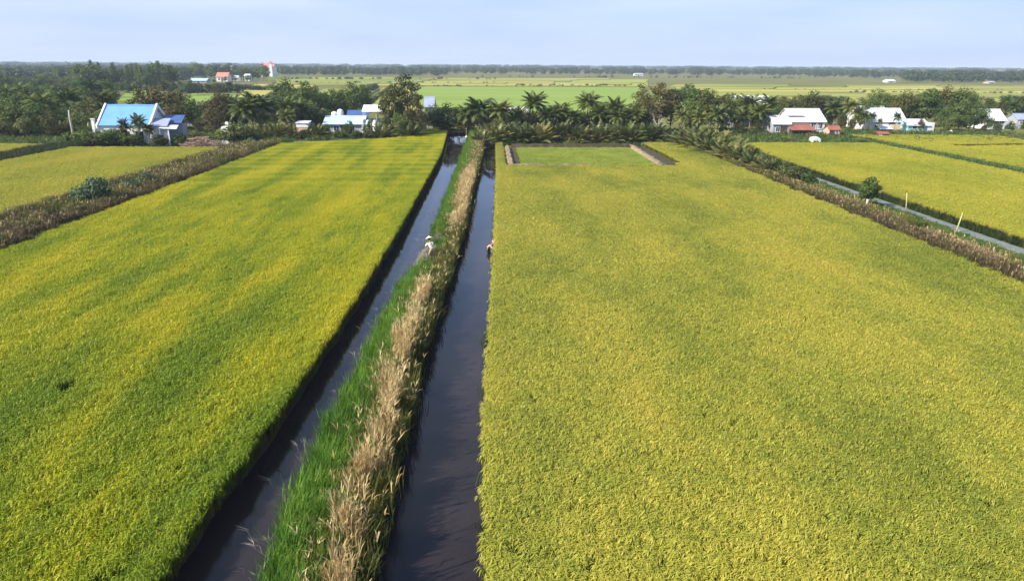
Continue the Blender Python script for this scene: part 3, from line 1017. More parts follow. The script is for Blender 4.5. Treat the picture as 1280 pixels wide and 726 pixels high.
for s in range(5):
    c, cl_ = crown_mesh(100 + s, 9, 3.5, 1.6, 62, 62, 0.46, 'round', 1.15)
    proto_add('broad', c, trunk_mesh(100 + s, 9, 3.5, cl_, 1.6, 0.20), 9, 'tree')
for s in range(4):
    c, cl_ = crown_mesh(140 + s, 13, 3.1, 2.6, 80, 52, 0.44, 'tall', 1.0)
    proto_add('tall', c, trunk_mesh(140 + s, 13, 3.1, cl_, 2.6, 0.24, limbs=14), 13, 'tree')
for s in range(3):
    c, cl_ = crown_mesh(160 + s, 15, 2.4, 2.0, 70, 50, 0.42, 'cone', 0.95)
    proto_add('pine', c, trunk_mesh(160 + s, 15, 2.4, cl_, 2.0, 0.22, limbs=14), 15, 'tree')
for s in range(4):
    c, cl_ = crown_mesh(180 + s, 2.4, 1.25, 0.15, 40, 64, 0.24, 'round', 0.5)
    proto_add('bush', c, trunk_mesh(180 + s, 2.4, 1.5, cl_, 0.1, 0.06), 2.4, 'bush', 'stem')
for s in range(5):
    h = (8.0, 9.0, 7.2, 8.6, 7.6)[s]
    c, t_ = palm_meshes(200 + s, h)
    proto_add('palm', c, t_, h, 'palm')
for s in range(4):
    c, t_ = nipa_meshes(220 + s, 4.4)
    proto_add('nipa', c, t_, 4.6, 'palm', 'stem')
c, cl_ = crown_mesh(300, 3.4, 1.1, 0.6, 44, 70, 0.22, 'round', 0.5)
proto_add('small_round', c, trunk_mesh(300, 3.4, 1.1, cl_, 0.7, 0.10, 'pale_trunk'), 3.4, 'tree')
c, cl_ = crown_mesh(302, 6.5, 2.2, 2.0, 14, 6, 0.22, 'round', 0.7, 'leaf_pale')
proto_add('bare', c, trunk_mesh(302, 6.5, 2.2, cl_, 1.6, 0.16, 'pale_trunk', 14), 6.5, 'tree')

NAMES = {'broad': 'broadleaf_tree', 'tall': 'tall_tree', 'pine': 'slender_tree', 'bush': 'bush', 'palm': 'coconut_palm', 'nipa': 'nipa_palm', 'small_round': 'round_tree', 'bare': 'bare_tree'}
prnd = random.Random(77)
PLANTS = []
def plant(kind, x, y, h, label, group=None, mat=None, wide=1.0, z=0.0, var=None):
    pl = PROTO[kind]
    crown, trunk, ph, cat, tname = pl[prnd.randrange(len(pl)) if var is None else var % len(pl)]
    root = empty(NAMES[kind], (x, y, z), prnd.uniform(0, 6.283))
    s = h / ph
    root.scale = (s * wide, s * wide, s)
    tag(root, label, cat, group)
    link(tname, trunk, root)
    c_ = link('crown', crown, root)
    if mat:
        c_.material_slots[0].link = 'OBJECT'
        c_.material_slots[0].material = M[mat]
    PLANTS.append(root)
    return root

def hof(px, py, Y):
    return at(px, py, Y)[1]

ORD = 'first second third fourth fifth sixth seventh eighth ninth tenth eleventh twelfth thirteenth fourteenth fifteenth sixteenth seventeenth eighteenth nineteenth twentieth twenty-first twenty-second twenty-third twenty-fourth'.split()

def row(items, what, where, group):
    """items: (kind, px, Y, top_py, mat, wide); numbered from the left of the picture"""
    items = sorted(items, key=lambda a: a[1])
    cnt = {}
    tot = {}
    for it in items:
        tot[it[0]] = tot.get(it[0], 0) + 1
    for kind, px, Y, tp, mat, wide in items:
        x = at(px, 170, Y)[0]
        h = max(1.2, hof(px, tp, Y))
        k = cnt[kind] = cnt.get(kind, 0) + 1
        if tot[kind] == 1:
            lab = f'only {what[kind]} {where}'
        elif k <= len(ORD):
            lab = f'{what[kind]}, {ORD[k-1]} from the left {where}'
        else:
            lab = f'{what[kind]} at the right end {where}'
        plant(kind, x, Y, h, lab, group, mat, wide)

def spread(n, px0, px1, Y0, Y1, t0, t1, kinds, mats, wide=(0.9, 1.25), jitter=0.6):
    """n plants evenly over a stretch of the picture, at depths Y0..Y1, tops near t0..t1"""
    out = []
    for i in range(n):
        px = px0 + (px1 - px0) * (i + 0.5 + prnd.uniform(-jitter, jitter) * 0.8) / n
        Y = prnd.uniform(Y0, Y1)
        out.append((prnd.choice(kinds), px, Y, prnd.uniform(t0, t1), prnd.choice(mats), prnd.uniform(*wide)))
    return out

WHAT = {'broad': 'leafy dark green tree', 'tall': 'tall loose-crowned tree', 'pine': 'slender pointed tree', 'bush': 'low green bush', 'palm': 'coconut palm', 'nipa': 'nipa palm'}

# far end of the canals and the bright plot: palms in a row
row(spread(22, 612, 825, 123.5, 128, 147, 160, ['nipa'], [None, 'leaf_palm'], (1.0, 1.3)) , WHAT, 'behind the bright plot', 'nipa palms behind the small bright plot')
row([('palm', 662, 139, 121, None, 1.1), ('palm', 706, 140, 133, None, 1.1), ('palm', 733, 142, 121, 'leaf_palm', 1.2), ('palm', 765, 139, 128, None, 1.0), ('palm', 600, 137, 128, None, 1.2), ('palm', 628, 136, 130, None, 1.2),
     ('palm', 790, 138, 138, None, 1.1), ('palm', 645, 138, 138, None, 1.1), ('palm', 615, 139, 136, None, 1.1), ('palm', 696, 139, 136, None, 1.1), ('palm', 774, 137, 140, None, 1.1), ('palm', 583, 138, 136, None, 1.1), ('palm', 683, 138, 140, None, 1.0), ('palm', 748, 138, 136, None, 1.0), ('palm', 572, 150, 138, None, 1.0), ('palm', 720, 137, 142, None, 1.0), ('palm', 808, 139, 142, None, 1.0)],
    WHAT, 'in the row behind the canals', 'coconut palms behind the canals and bright plot')
row(spread(17, 535, 815, 140, 148, 128, 143, ['broad'], ['leaf_dark', 'leaf_olive', 'leaf_palm'], (1.1, 1.5)), {'broad': 'bushy tree'}, 'among the palms behind the bright plot', 'dark trees among the palms behind the bright plot')
plant('nipa', -1.6, 120.0, 3.4, 'bushy nipa palm at the far tip of the grassy berm', None, None)
plant('nipa', 0.2, 128.5, 4.2, 'nipa palm on the bank closing the right canal', None, None)

# the tall pair by the canal end
x_, h_ = at(507, 90, 139)
plant('tall', x_, 139, h_, 'tallest tree, dark and loose, left of the canal end', None, 'leaf_olive', 1.0, 0, 0)
x_, h_ = at(487, 105, 137)
plant('tall', x_, 137, h_, 'tall olive tree leaning into the left side of the tallest tree', None, 'leaf_olive', 0.95, 0, 1)
x_, h_ = at(520, 122, 135)
plant('tall', x_, 135, h_, 'brownish tree at the right foot of the tallest tree', None, 'leaf_brown', 1.05, 0, 2)
row([('broad', 500, 133, 140, 'leaf_dark', 0.95), ('broad', 483, 133, 150, 'leaf_olive', 0.9), ('broad', 545, 146, 141, 'leaf_dark', 1.0), ('broad', 562, 148, 146, 'leaf_dark', 1.0), ('nipa', 478, 131, 152, None, 1.0), ('nipa', 512, 131, 150, 'leaf_palm', 1.0), ('broad', 525, 134, 150, 'leaf_brown', 0.9), ('broad', 536, 150, 136, 'leaf_dark', 1.1), ('broad', 553, 143, 148, 'leaf_dark', 1.0)],
    {'broad': 'rounded shade tree', 'nipa': 'young palm'}, 'round the foot of the tallest tree', 'plants round the foot of the tallest tree')
# before the pale blue roofs
row([('broad', 408, 133, 156, 'leaf_dark', 0.9), ('broad', 437, 133, 151, 'leaf_dark', 0.75), ('broad', 460, 133, 152, 'leaf_dark', 0.8), ('nipa', 396, 132, 150, None, 0.9), ('bush', 425, 131, 162, 'leaf_dark', 1.2), ('bush', 446, 131, 163, 'leaf_olive', 1.2), ('bush', 463, 130, 164, 'leaf_olive', 1.2), ('nipa', 384, 131, 156, 'leaf_nipa', 0.7)],
    WHAT, 'before the pale blue roofs', 'plants in front of the pale blue roofs')
# clump behind the pale blue house
row(spread(9, 352, 452, 165, 215, 100, 116, ['broad'], ['leaf_dark', 'leaf_dark', 'leaf_olive'], (0.9, 1.2)), WHAT, 'in the clump behind the pale blue roofs', 'trees behind the pale blue roofs')
row(spread(6, 355, 415, 142, 158, 118, 136, ['broad'], ['leaf_dark', 'leaf_olive', 'leaf_brown'], (0.9, 1.1)), {'broad': 'dense low tree'}, 'left of the pale blue roofs', 'trees left of the pale blue roofs')
# palms between the two houses
row([('palm', px, Y, tp, None, w) for px, Y, tp, w in ((306, 133, 128, 1.15), (327, 137, 122, 1.2), (346, 140, 128, 1.2), (367, 137, 126, 1.15), (385, 140, 130, 1.1), (318, 145, 134, 1.0), (357, 133, 140, 1.0), (336, 134, 145, 1.0), (375, 148, 132, 1.0))],
    WHAT, 'left of the pink shed', 'coconut palms left of the pink shed')
row([('nipa', px, Y, tp, None, w) for px, Y, tp, w in ((312, 130, 154, 0.9), (330, 131, 152, 0.9), (349, 131, 150, 1.0), (364, 131, 155, 0.9))],
    {'nipa': 'low bushy palm'}, 'under the palms by the pink shed', 'low palms at the foot of the palm clump')
row(spread(6, 292, 380, 150, 165, 124, 140, ['broad'], ['leaf_dark', 'leaf_olive'], (0.9, 1.1)), {'broad': 'dark tree'}, 'behind the palm clump left of the pink shed', 'dark trees behind the palm clump')
# behind and beside the blue-roofed house
row([('broad', 186, 150, 112, 'leaf_olive', 1.0), ('broad', 208, 147, 108, 'leaf_brown', 1.05), ('broad', 232, 150, 112, 'leaf_olive', 1.0), ('broad', 222, 143, 128, 'leaf_brown', 1.0), ('broad', 245, 146, 124, 'leaf_dark', 0.9), ('broad', 262, 142, 140, 'leaf_dark', 0.9), ('broad', 278, 142, 115, 'leaf_brown', 1.0), ('broad', 292, 146, 118, 'leaf_olive', 0.9), ('broad', 250, 139, 146, 'leaf_olive', 0.8), ('broad', 268, 138, 136, 'leaf_brown', 0.9)],
    {'broad': 'brownish leafy tree'}, 'behind the blue-roofed house', 'brownish trees behind the blue-roofed house')
row([('broad', 149, 118.5, 160, 'leaf_dark', 1.1), ('bush', 137, 118, 163, 'leaf_dark', 1.5), ('bush', 163, 118, 166, 'leaf_dark', 1.3), ('palm', 172, 118.5, 147, 'leaf_dark', 0.8), ('palm', 187, 118.5, 158, 'leaf_olive', 0.7), ('palm', 159, 119, 152, 'leaf_olive', 0.7), ('bush', 108, 119, 162, 'leaf_dark', 1.4), ('bush', 95, 121, 164, 'leaf_dark', 1.5), ('bush', 124, 118, 167, 'leaf_olive', 1.4), ('bush', 199, 118, 168, 'leaf_olive', 1.0)],
    {'broad': 'round dark tree', 'bush': 'dark green bush', 'palm': 'small dark palm'}, 'before the blue-roofed house', 'plants in front of the blue-roofed house')
row([('bush', 292, 121, 155, 'leaf_dark', 1.3), ('bush', 300, 120, 160, 'leaf_olive', 1.3), ('bush', 318, 124, 165, 'leaf_dark', 1.2), ('bush', 226, 120, 168, 'leaf_dark', 1.2), ('bush', 246, 119.5, 166, 'leaf_brown', 1.2)],
    {'bush': 'scrubby bush'}, 'round the brushwood heap', 'bushes round the brushwood heap')
# the wood on the left: front rows, one by one
row(spread(12, -6, 128, 133, 142, 126, 142, ['broad', 'broad', 'broad', 'palm'], ['leaf_dark', 'leaf_dark', 'leaf_olive'], (0.9, 1.15)), {'broad': 'dark leafy tree', 'palm': 'coconut palm'}, 'along the near edge of the left wood', 'trees along the near edge of the left wood')
row(spread(12, -6, 132, 131, 134, 146, 156, ['broad', 'nipa'], ['leaf_dark', 'leaf_palm', 'leaf_olive'], (0.8, 1.1)), {'broad': 'low spreading tree', 'nipa': 'low palm'}, 'skirting the left wood', 'low growth skirting the left wood')
GW = 'trees inside the wood on the left'
LW = {'broad': 'dark leafy tree crowded inside the wood at the left', 'palm': 'coconut palm rising out of the wood at the left', 'tall': 'taller dark tree standing in the wood at the left', 'pine': 'pointed dark tree on the skyline of the left wood'}
for n_, a, b, Y0, Y1, t0, t1, kinds in ((13, -8, 140, 150, 170, 116, 130, ['broad', 'broad', 'palm']), (13, -8, 150, 178, 205, 108, 120, ['broad', 'broad', 'palm']), (15, -8, 150, 215, 250, 103, 113, ['broad', 'broad', 'palm']),
                                  (15, -8, 152, 265, 310, 98, 108, ['broad', 'tall'])):
    for kind, px, Y, tp, mat, w in spread(n_, a, b, Y0, Y1, t0, t1, kinds, ['leaf_dark', 'leaf_dark', 'leaf_dark', 'leaf_olive'], (1.0, 1.3)):
        plant(kind, at(px, 170, Y)[0], Y, hof(px, tp, Y), LW[kind], GW, mat, w)
for kind, px, Y, tp, mat, w in spread(22, -6, 118, 340, 470, 91, 100, ['broad'], ['leaf_dark'], (1.2, 1.6)):
    plant(kind, at(px, 170, Y)[0], Y, hof(px, tp, Y), LW[kind], GW, mat, w)
for kind, px, Y, tp, mat, w in spread(30, 104, 226, 345, 430, 78, 92, ['broad', 'pine', 'tall'], ['leaf_dark'], (0.9, 1.2)):
    plant(kind, at(px, 170, Y)[0], Y, hof(px, tp, Y), LW[kind], GW, mat, w)
for k, (px, tp) in enumerate(((129, 73), (138, 76), (155, 75), (172, 78), (184, 76), (199, 79), (210, 72))):
    plant('pine', at(px, 170, 372)[0], 372, hof(px, tp, 372), f'pointed treetop, {ORD[k]} from the left breaking the skyline of the left wood', 'pointed trees breaking the skyline', 'leaf_dark', 0.9)
row(spread(12, 158, 300, 300, 340, 102, 108, ['broad', 'palm'], ['leaf_dark', 'leaf_olive'], (1.0, 1.3)), {'broad': 'low tree', 'palm': 'distant palm'}, 'below the far red-roofed house', 'trees in the belt below the far red-roofed house')
GR = 'trees round the far red-roofed house'
for kind, px, Y, tp, mat, w in spread(22, 222, 345, 560, 700, 79, 87, ['broad', 'tall'], ['leaf_dark'], (1.1, 1.5)):
    plant(kind, at(px, 170, Y)[0], Y, hof(px, tp, Y), {'broad': 'distant rounded tree near the far red-roofed house', 'tall': 'distant tall tree near the far red-roofed house'}[kind], GR, mat, w)

row([('broad', 264, 520, 95, 'leaf_dark', 1.3), ('broad', 290, 535, 96, 'leaf_dark', 1.2), ('broad', 301, 530, 94, 'leaf_olive', 1.2), ('broad', 317, 545, 94, 'leaf_dark', 1.3), ('broad', 276, 500, 99, 'leaf_dark', 1.5), ('broad', 247, 470, 100, 'leaf_dark', 1.4), ('broad', 325, 640, 88, 'leaf_dark', 1.3)], {'broad': 'small tree'}, 'beside the far red-roofed house', 'small trees beside the far red-roofed house')
# brown crowns right of the centre
x_, h_ = at(826, 103, 143)
plant('tall', x_, 143, h_, 'big brownish tree standing over the right end of the palm row', None, 'leaf_brown', 1.25, 0, 1)
x_, h_ = at(803, 106, 145)
plant('tall', x_, 145, h_, 'loose dark tree left of the big brownish tree', None, 'leaf_olive', 0.9, 0, 2)
x_, h_ = at(842, 106, 147)
plant('tall', x_, 147, h_, 'olive tree half behind the big brownish tree', None, 'leaf_olive', 0.95, 0, 3)
x_, h_ = at(826, 137, 133)
plant('bare', x_, 133, h_, 'pale bare tree below the big brownish tree', None, None, 1.0)
row([('broad', 872, 150, 108, 'leaf_dark', 0.85), ('broad', 886, 147, 112, 'leaf_olive', 0.9), ('broad', 900, 150, 118, 'leaf_olive', 0.85), ('broad', 862, 142, 124, 'leaf_dark', 0.8), ('broad', 918, 152, 124, 'leaf_dark', 0.8), ('palm', 896, 138, 136, None, 0.9), ('palm', 914, 139, 138, None, 0.95), ('palm', 852, 138, 140, None, 0.9), ('palm', 875, 136, 143, None, 0.9), ('broad', 854, 240, 105, 'leaf_dark', 1.0)],
    WHAT, 'right of the big brownish tree', 'trees right of the big brownish tree')
# palms along the right bank
row([('nipa', px, Y, tp, None, w) for px, Y, tp, w in ((843, 124, 160, 1.2), (856, 120, 159, 1.2), (868, 117, 158, 1.3), (880, 113, 162, 1.3), (891, 108.5, 167, 1.3), (903, 107, 168, 1.3), (913, 102.5, 173, 1.3), (924, 100, 177, 1.3), (936, 97, 181, 1.3), (948, 92.5, 188, 1.25), (962, 89, 193, 1.25), (974, 87, 196, 1.2), (990, 82.5, 209, 1.1), (864, 123, 154, 1.2), (878, 120, 155, 1.2), (897, 116, 158, 1.2), (918, 108, 167, 1.2))],
    {'nipa': 'bushy nipa palm'}, 'along the right-hand bank', 'nipa palms along the right bank')
row([('bush', 1003, 80, 210, 'leaf_olive', 0.9), ('bush', 1019, 76.5, 216, 'leaf_dark', 0.75), ('bush', 968, 91, 196, 'leaf_olive', 0.9), ('bush', 985, 86, 204, 'leaf_dark', 0.9), ('bush', 930, 103, 184, 'leaf_olive', 1.0), ('bush', 880, 118, 168, 'leaf_olive', 1.2), ('bush', 900, 112, 172, 'leaf_dark', 1.2), ('bush', 888, 115, 166, 'leaf_olive', 1.3), ('bush', 911, 109, 171, 'leaf_dark', 1.3), ('bush', 938, 100, 183, 'leaf_olive', 1.3), ('bush', 955, 95, 190, 'leaf_dark', 1.2), ('bush', 979, 88, 201, 'leaf_olive', 1.1), ('bush', 868, 121, 163, 'leaf_dark', 1.3), ('bush', 948, 96, 190, 'leaf_dark', 1.1)],
    {'bush': 'dark scrubby bush'}, 'among the palms of the right bank', 'bushes along the right bank')
plant('small_round', *gp(1083, 257, 0.2), 3.05, 'small round dark tree alone beside the concrete path', None, 'leaf_dark', 0.9, 0.1)
# left bank bushes
row([('bush', 105, 67, 221, 'leaf_blue', 0.8), ('bush', 91, 66, 231, 'leaf_blue', 0.85), ('bush', 117, 69, 233, 'leaf_blue', 0.8), ('bush', 150, 73.5, 224, 'leaf_blue', 1.0), ('bush', 176, 77.5, 215, 'leaf_blue', 0.95), ('bush', 162, 75.5, 224, 'leaf_blue', 0.8), ('bush', 215, 88, 206, 'leaf_brown', 0.9), ('bush', 250, 98, 193, 'leaf_olive', 0.9), ('bush', 312, 117, 172, 'leaf_blue', 0.9), ('bush', 135, 72, 235, 'leaf_brown', 0.9)],
    {'bush': 'shrub'}, 'along the brown left bank', 'shrubs along the left bank')
# behind the houses on the right
row(spread(13, 905, 1090, 160, 172, 116, 128, ['broad', 'broad', 'tall'], ['leaf_dark', 'leaf_olive', 'leaf_olive'], (0.85, 1.1)), WHAT, 'behind the house with rust lean-to', 'trees behind the white house with the rust lean-to')
row([('palm', 928, 142, 140, None, 1.0), ('palm', 946, 143, 134, None, 1.1), ('palm', 958, 146, 138, None, 1.0), ('palm', 936, 150, 124, None, 1.2), ('palm', 921, 154, 126, None, 1.1), ('palm', 953, 155, 123, None, 1.1), ('palm', 1040, 158, 130, None, 1.0), ('palm', 1065, 150, 136, None, 1.0), ('palm', 1058, 156, 128, None, 1.0), ('palm', 1079, 149, 142, None, 0.9)],
    WHAT, 'beside the white houses', 'coconut palms beside the white houses')
row([('broad', 1050, 153, 142, 'leaf_olive', 0.8), ('broad', 1075, 154, 132, 'leaf_olive', 0.8), ('broad', 1035, 160, 140, 'leaf_dark', 0.8), ('broad', 945, 149, 146, 'leaf_olive', 0.8), ('broad', 925, 147, 152, 'leaf_olive', 0.8), ('broad', 905, 146, 150, 'leaf_dark', 0.8), ('broad', 1063, 149, 148, 'leaf_olive', 0.7)],
    {'broad': 'low bushy tree'}, 'beside the two white houses', 'low trees beside the white houses')
row([('palm', 1088, 147.2, 143, 'leaf_dark', 0.8), ('palm', 1116, 147, 143, 'leaf_dark', 0.75), ('broad', 1149, 147, 147, 'leaf_brown', 0.5), ('palm', 1098, 147, 150, 'leaf_dark', 0.6)],
    {'palm': 'small dark palm', 'broad': 'rusty red tree'}, 'before the grey-roofed house', 'plants before the grey-roofed house')
row(spread(14, 1085, 1215, 164, 182, 110, 122, ['broad', 'broad', 'tall'], ['leaf_dark', 'leaf_olive', 'leaf_dark'], (0.85, 1.15)), WHAT, 'behind the grey-roofed house', 'trees behind the grey-roofed house')
row([('broad', 1178, 154, 128, 'leaf_dark', 1.0), ('broad', 1196, 152, 126, 'leaf_dark', 1.1), ('broad', 1215, 153, 130, 'leaf_dark', 1.05), ('broad', 1231, 151, 146, 'leaf_dark', 0.9), ('broad', 1186, 148, 142, 'leaf_dark', 1.0), ('broad', 1206, 148, 140, 'leaf_dark', 1.0)],
    {'broad': 'deep green rounded tree'}, 'right of the grey-roofed house', 'dark clump right of the grey-roofed house')
row(spread(12, 1222, 1300, 166, 190, 118, 132, ['broad', 'tall', 'palm'], ['leaf_dark', 'leaf_olive'], (0.9, 1.1)), WHAT, 'round the right-edge white roof', 'trees round the white roof at the right edge')
row([('broad', 1246, 147, 154, 'leaf_dark', 0.9), ('broad', 1262, 149, 152, 'leaf_dark', 0.9), ('broad', 1280, 149, 150, 'leaf_dark', 0.9), ('broad', 1296, 149, 146, 'leaf_dark', 0.9), ('broad', 1228, 147, 156, 'leaf_olive', 0.8)],
    {'broad': 'low dark tree'}, 'below the right-edge white roof', 'low trees below the white roof at the right edge')

# a bare pale trunk left standing at the edge of the left wood
x_, y_ = gp(90, 163, 0)
y_ = 129.0
x_ = at(90, 163, y_)[0]
tr_ = MB().tube([(0, 0, -0.2), (0.05, 0, 1.8), (0.0, 0.04, 3.6), (0.08, 0.0, hof(90, 138, y_))], [0.24, 0.19, 0.17, 0.14], 8)
for k in range(5):
    a = k * 1.3
    tr_.tube([(0.05, 0, 3.4 + 0.25 * k), (0.05 + 0.35 * math.cos(a), 0.35 * math.sin(a), 3.55 + 0.25 * k)], [0.06, 0.03], 5)
o = tr_.build('dead_trunk', 'pale_trunk', smooth=True)
o.location = (x_, y_, 0)
tag(o, 'pale bare trunk standing at the edge of the left wood', 'trunk')

# ------------------------------------------------------------------ houses and small buildings
def X_(px, Y, py=170):
    return at(px, py, Y)[0]
def Z_(py, Y, px=640):
    return at(px, py, Y)[1]

def house(name, label, x0, x1, y0, depth, eave, ridge, wall='white_wall', roof='zinc_roof', over=0.35, group=None, cat='house', windows=(), door=None, ridge_at=0.5, gable=None, ends=None):
    """walls, a two-slope roof with its ridge along X, windows with frame and pane, a door with a handle.
    Local origin: front left corner on the ground."""
    w = x1 - x0
    root = empty(name, (x0, y0, 0))
    tag(root, label, cat, group)
    yr = depth * ridge_at
    wl_ = MB().prism([(0, 0), (depth, 0), (depth, eave - 0.05), (yr, ridge - 0.08), (0, eave - 0.05)], 'x', 0, w).build('wall', wall, root)
    th = 0.10
    rf = MB()
    sf = (ridge - eave) / yr
    sb = (ridge - eave) / (depth - yr)
    rf.slab([(-over, -over, eave - sf * over + th), (w + over, -over, eave - sf * over + th), (w + over, yr, ridge + th), (-over, yr, ridge + th)], th)
    rf.slab([(w + over, depth + over, eave - sb * over + th - 0.003), (-over, depth + over, eave - sb * over + th - 0.003), (-over, yr + 0.004, ridge + th - 0.003), (w + over, yr + 0.004, ridge + th - 0.003)], th)
    r_ = rf.build('roof', roof, root)
    MB().prism([(yr - 0.18, ridge + th - 0.06), (yr, ridge + th + 0.07), (yr + 0.18, ridge + th - 0.06)], 'x', -over - 0.02, w + over + 0.02).build('ridge_cap', roof, r_)
    for xc, zc, ww, hh in windows:
        fr = MB()
        a, b = xc - ww / 2, xc + ww / 2
        z0, z1 = zc - hh / 2, zc + hh / 2
        fr.box(a - 0.07, a, -0.06, 0.02, z0 - 0.07, z1 + 0.07).box(b, b + 0.07, -0.06, 0.02, z0 - 0.07, z1 + 0.07)
        fr.box(a, b, -0.055, 0.02, z1, z1 + 0.07).box(a - 0.12, b + 0.12, -0.12, 0.015, z0 - 0.11, z0 - 0.002).box(xc - 0.025, xc + 0.025, -0.045, 0.018, z0, z1)
        f_ = fr.build('window', 'white_wall', root)
        MB().box(a, b, -0.02, 0.01, z0, z1).build('pane', 'dark_glass', f_)
    if door:
        xc, ww, hh, dm = door
        d_ = MB().box(xc - ww / 2, xc + ww / 2, -0.04, 0.02, 0.05, hh).box(xc - ww / 2 - 0.08, xc - ww / 2, -0.07, 0.015, 0.05, hh + 0.08).box(xc + ww / 2, xc + ww / 2 + 0.08, -0.07, 0.015, 0.05, hh + 0.08).build('door', dm, root)
        MB().box(xc + ww / 2 - 0.14, xc + ww / 2 - 0.08, -0.09, -0.04, 1.0, 1.12).build('handle', 'grey_wall', d_)
    return root

def gable_trim(root, xs, depth, eave, ridge, th=0.28, up=0.25, over=0.45, ridge_at=0.5, mat='white_wall'):
    yr = depth * ridge_at
    s = (ridge - eave) / yr
    for xc in xs:
        MB().prism([(-over, eave - s * over - 0.25), (-over, eave - s * over + up), (yr, ridge + up + 0.12), (depth + over, eave - s * over + up), (depth + over, eave - s * over - 0.25), (yr, ridge - 0.3)], 'x', xc - th / 2, xc + th / 2).build('gable_parapet', mat, root)

# --- the blue-roofed house
Y0 = 120.5
x0, x1 = X_(127, Y0), X_(187, Y0)
ev, rg = Z_(157.5, Y0), Z_(134, Y0 + 3.6)
w_ = x1 - x0
bh = house('blue_roofed_house', 'white house with bright blue roof and white gable edges at the left', x0, x1, Y0, 7.2, ev, rg, 'white_wall', 'blue_roof', 0.25,
           windows=((w_ * 0.2, 1.7, 1.3, 1.3), (w_ * 0.8, 1.7, 1.3, 1.3)), door=(w_ * 0.5, 1.2, 2.3, 'dark_wood'))
gable_trim(bh, (-0.35, w_ + 0.35), 7.2, ev, rg)
# left flat-roofed wing with its corner post
a = X_(117, Y0) - x0
MB().box(a + 0.45, -0.55, 0.4, 5.5, 0, Z_(161, Y0)).build('wing', 'white_wall', bh)
MB().box(a + 0.35, -0.52, 0.25, 5.6, Z_(161, Y0), Z_(158.5, Y0)).build('wing_roof', 'slate_roof', bh)
MB().box(a, a + 0.42, 0.0, 0.45, 0, Z_(151.5, Y0)).box(a - 0.08, a + 0.5, -0.08, 0.53, Z_(151.5, Y0), Z_(150.5, Y0)).build('corner_post', 'white_wall', bh)
# right annexe under a slate and a navy roof
b0, b1, b2 = X_(188, Y0) - x0, X_(214, Y0) - x0, X_(223, Y0) - x0
e2 = Z_(158.5, Y0)
MB().box(b0 + 0.25, X_(200.5, Y0) - x0, -0.6, 5.0, 0, e2 - 0.05).build('annexe', 'white_wall', bh)
MB().slab([(b0 - 0.1, -1.0, e2), (b1, -1.0, e2), (b1 - 0.8, 2.6, Z_(149.5, Y0 + 2.6)), (b0 - 0.1, 2.6, Z_(149.5, Y0 + 2.6))], 0.1).build('annexe_roof', 'slate_roof', bh)
MB().slab([(b1 - 1.3, 1.9, Z_(155, Y0 + 2)), (b2, 1.9, Z_(155, Y0 + 2)), (b2 - 0.4, 4.8, Z_(145.5, Y0 + 4.8)), (b0 + 0.6, 4.8, Z_(145.5, Y0 + 4.8))], 0.1).build('annexe_roof', 'navy_roof', bh)
MB().box(b0 + 2.0, b2 - 0.3, 2.8, 4.6, 0, Z_(157, Y0 + 2)).build('annexe', 'grey_wall', bh)
px1 = X_(216, Y0) - x0
MB().slab([(X_(204, Y0) - x0, -1.6, Z_(161, Y0)), (X_(227, Y0) - x0, -1.6, Z_(161.5, Y0)), (X_(224, Y0) - x0, 0.4, Z_(158, Y0)), (X_(204, Y0) - x0, 0.4, Z_(158, Y0))], 0.08).build('porch_roof', 'zinc_roof', bh)
for q in (204.5, 215.3):
    MB().box(X_(q, Y0) - x0, X_(q, Y0) - x0 + 0.18, -1.45, -1.27, 0, Z_(161.3, Y0)).build('porch_post', 'white_wall', bh)
MB().box(X_(207.5, Y0) - x0, X_(213.5, Y0) - x0, -0.6, -0.4, 0.0, Z_(163.5, Y0)).build('porch_wall', 'white_wall', bh)

# --- brushwood heap and the white tomb beside it
YH = 117.6
hp = MB()
rr_ = random.Random(5)
hx0, hx1 = X_(229, YH), X_(280, YH)
for i in range(620):
    t = rr_.random()
    bx = hx0 + (hx1 - hx0) * t
    by = YH + rr_.uniform(-1.0, 1.2)
    hz = (1.7 * math.sin(math.pi * min(1, max(0, 0.12 + 0.8 * t))) + 0.1) * (1 - abs(by - YH) / 1.7)
    an = rr_.uniform(0, 3.14)
    L = rr_.uniform(0.5, 1.2)
    z = rr_.uniform(0.2, 1) * max(0.15, hz)
    d = Vector((math.cos(an), math.sin(an) * 0.6, rr_.uniform(-0.25, 0.25))) * L
    hp.tube([(bx - d.x, by - d.y, max(0.02, z - d.z)), (bx + d.x, by + d.y, max(0.05, z + d.z))], [0.05, 0.03], 3, False)
o = hp.build('brushwood_heap', 'reed_grey')
tag(o, 'long heap of cut pinkish brushwood right of the blue-roofed house', 'brushwood')
tx, ty = X_(283.5, 121), 121.0
tb = empty('tomb', (tx, ty, 0))
tag(tb, 'small white tomb with an upright headstone beyond the brushwood heap', 'tomb')
MB().box(-0.62, 0.62, -0.9, 0.9, 0, Z_(162, ty)).box(-0.52, 0.52, -0.75, 0.75, Z_(162, ty), Z_(159.5, ty)).build('slab', 'white_wall', tb)
MB().prism([(-0.2, Z_(159.5, ty)), (0.2, Z_(159.5, ty)), (0.26, Z_(155.5, ty)), (0.16, Z_(154, ty)), (-0.16, Z_(154, ty)), (-0.26, Z_(155.5, ty))], 'y', 0.6, 0.85).build('headstone', 'white_wall', tb)

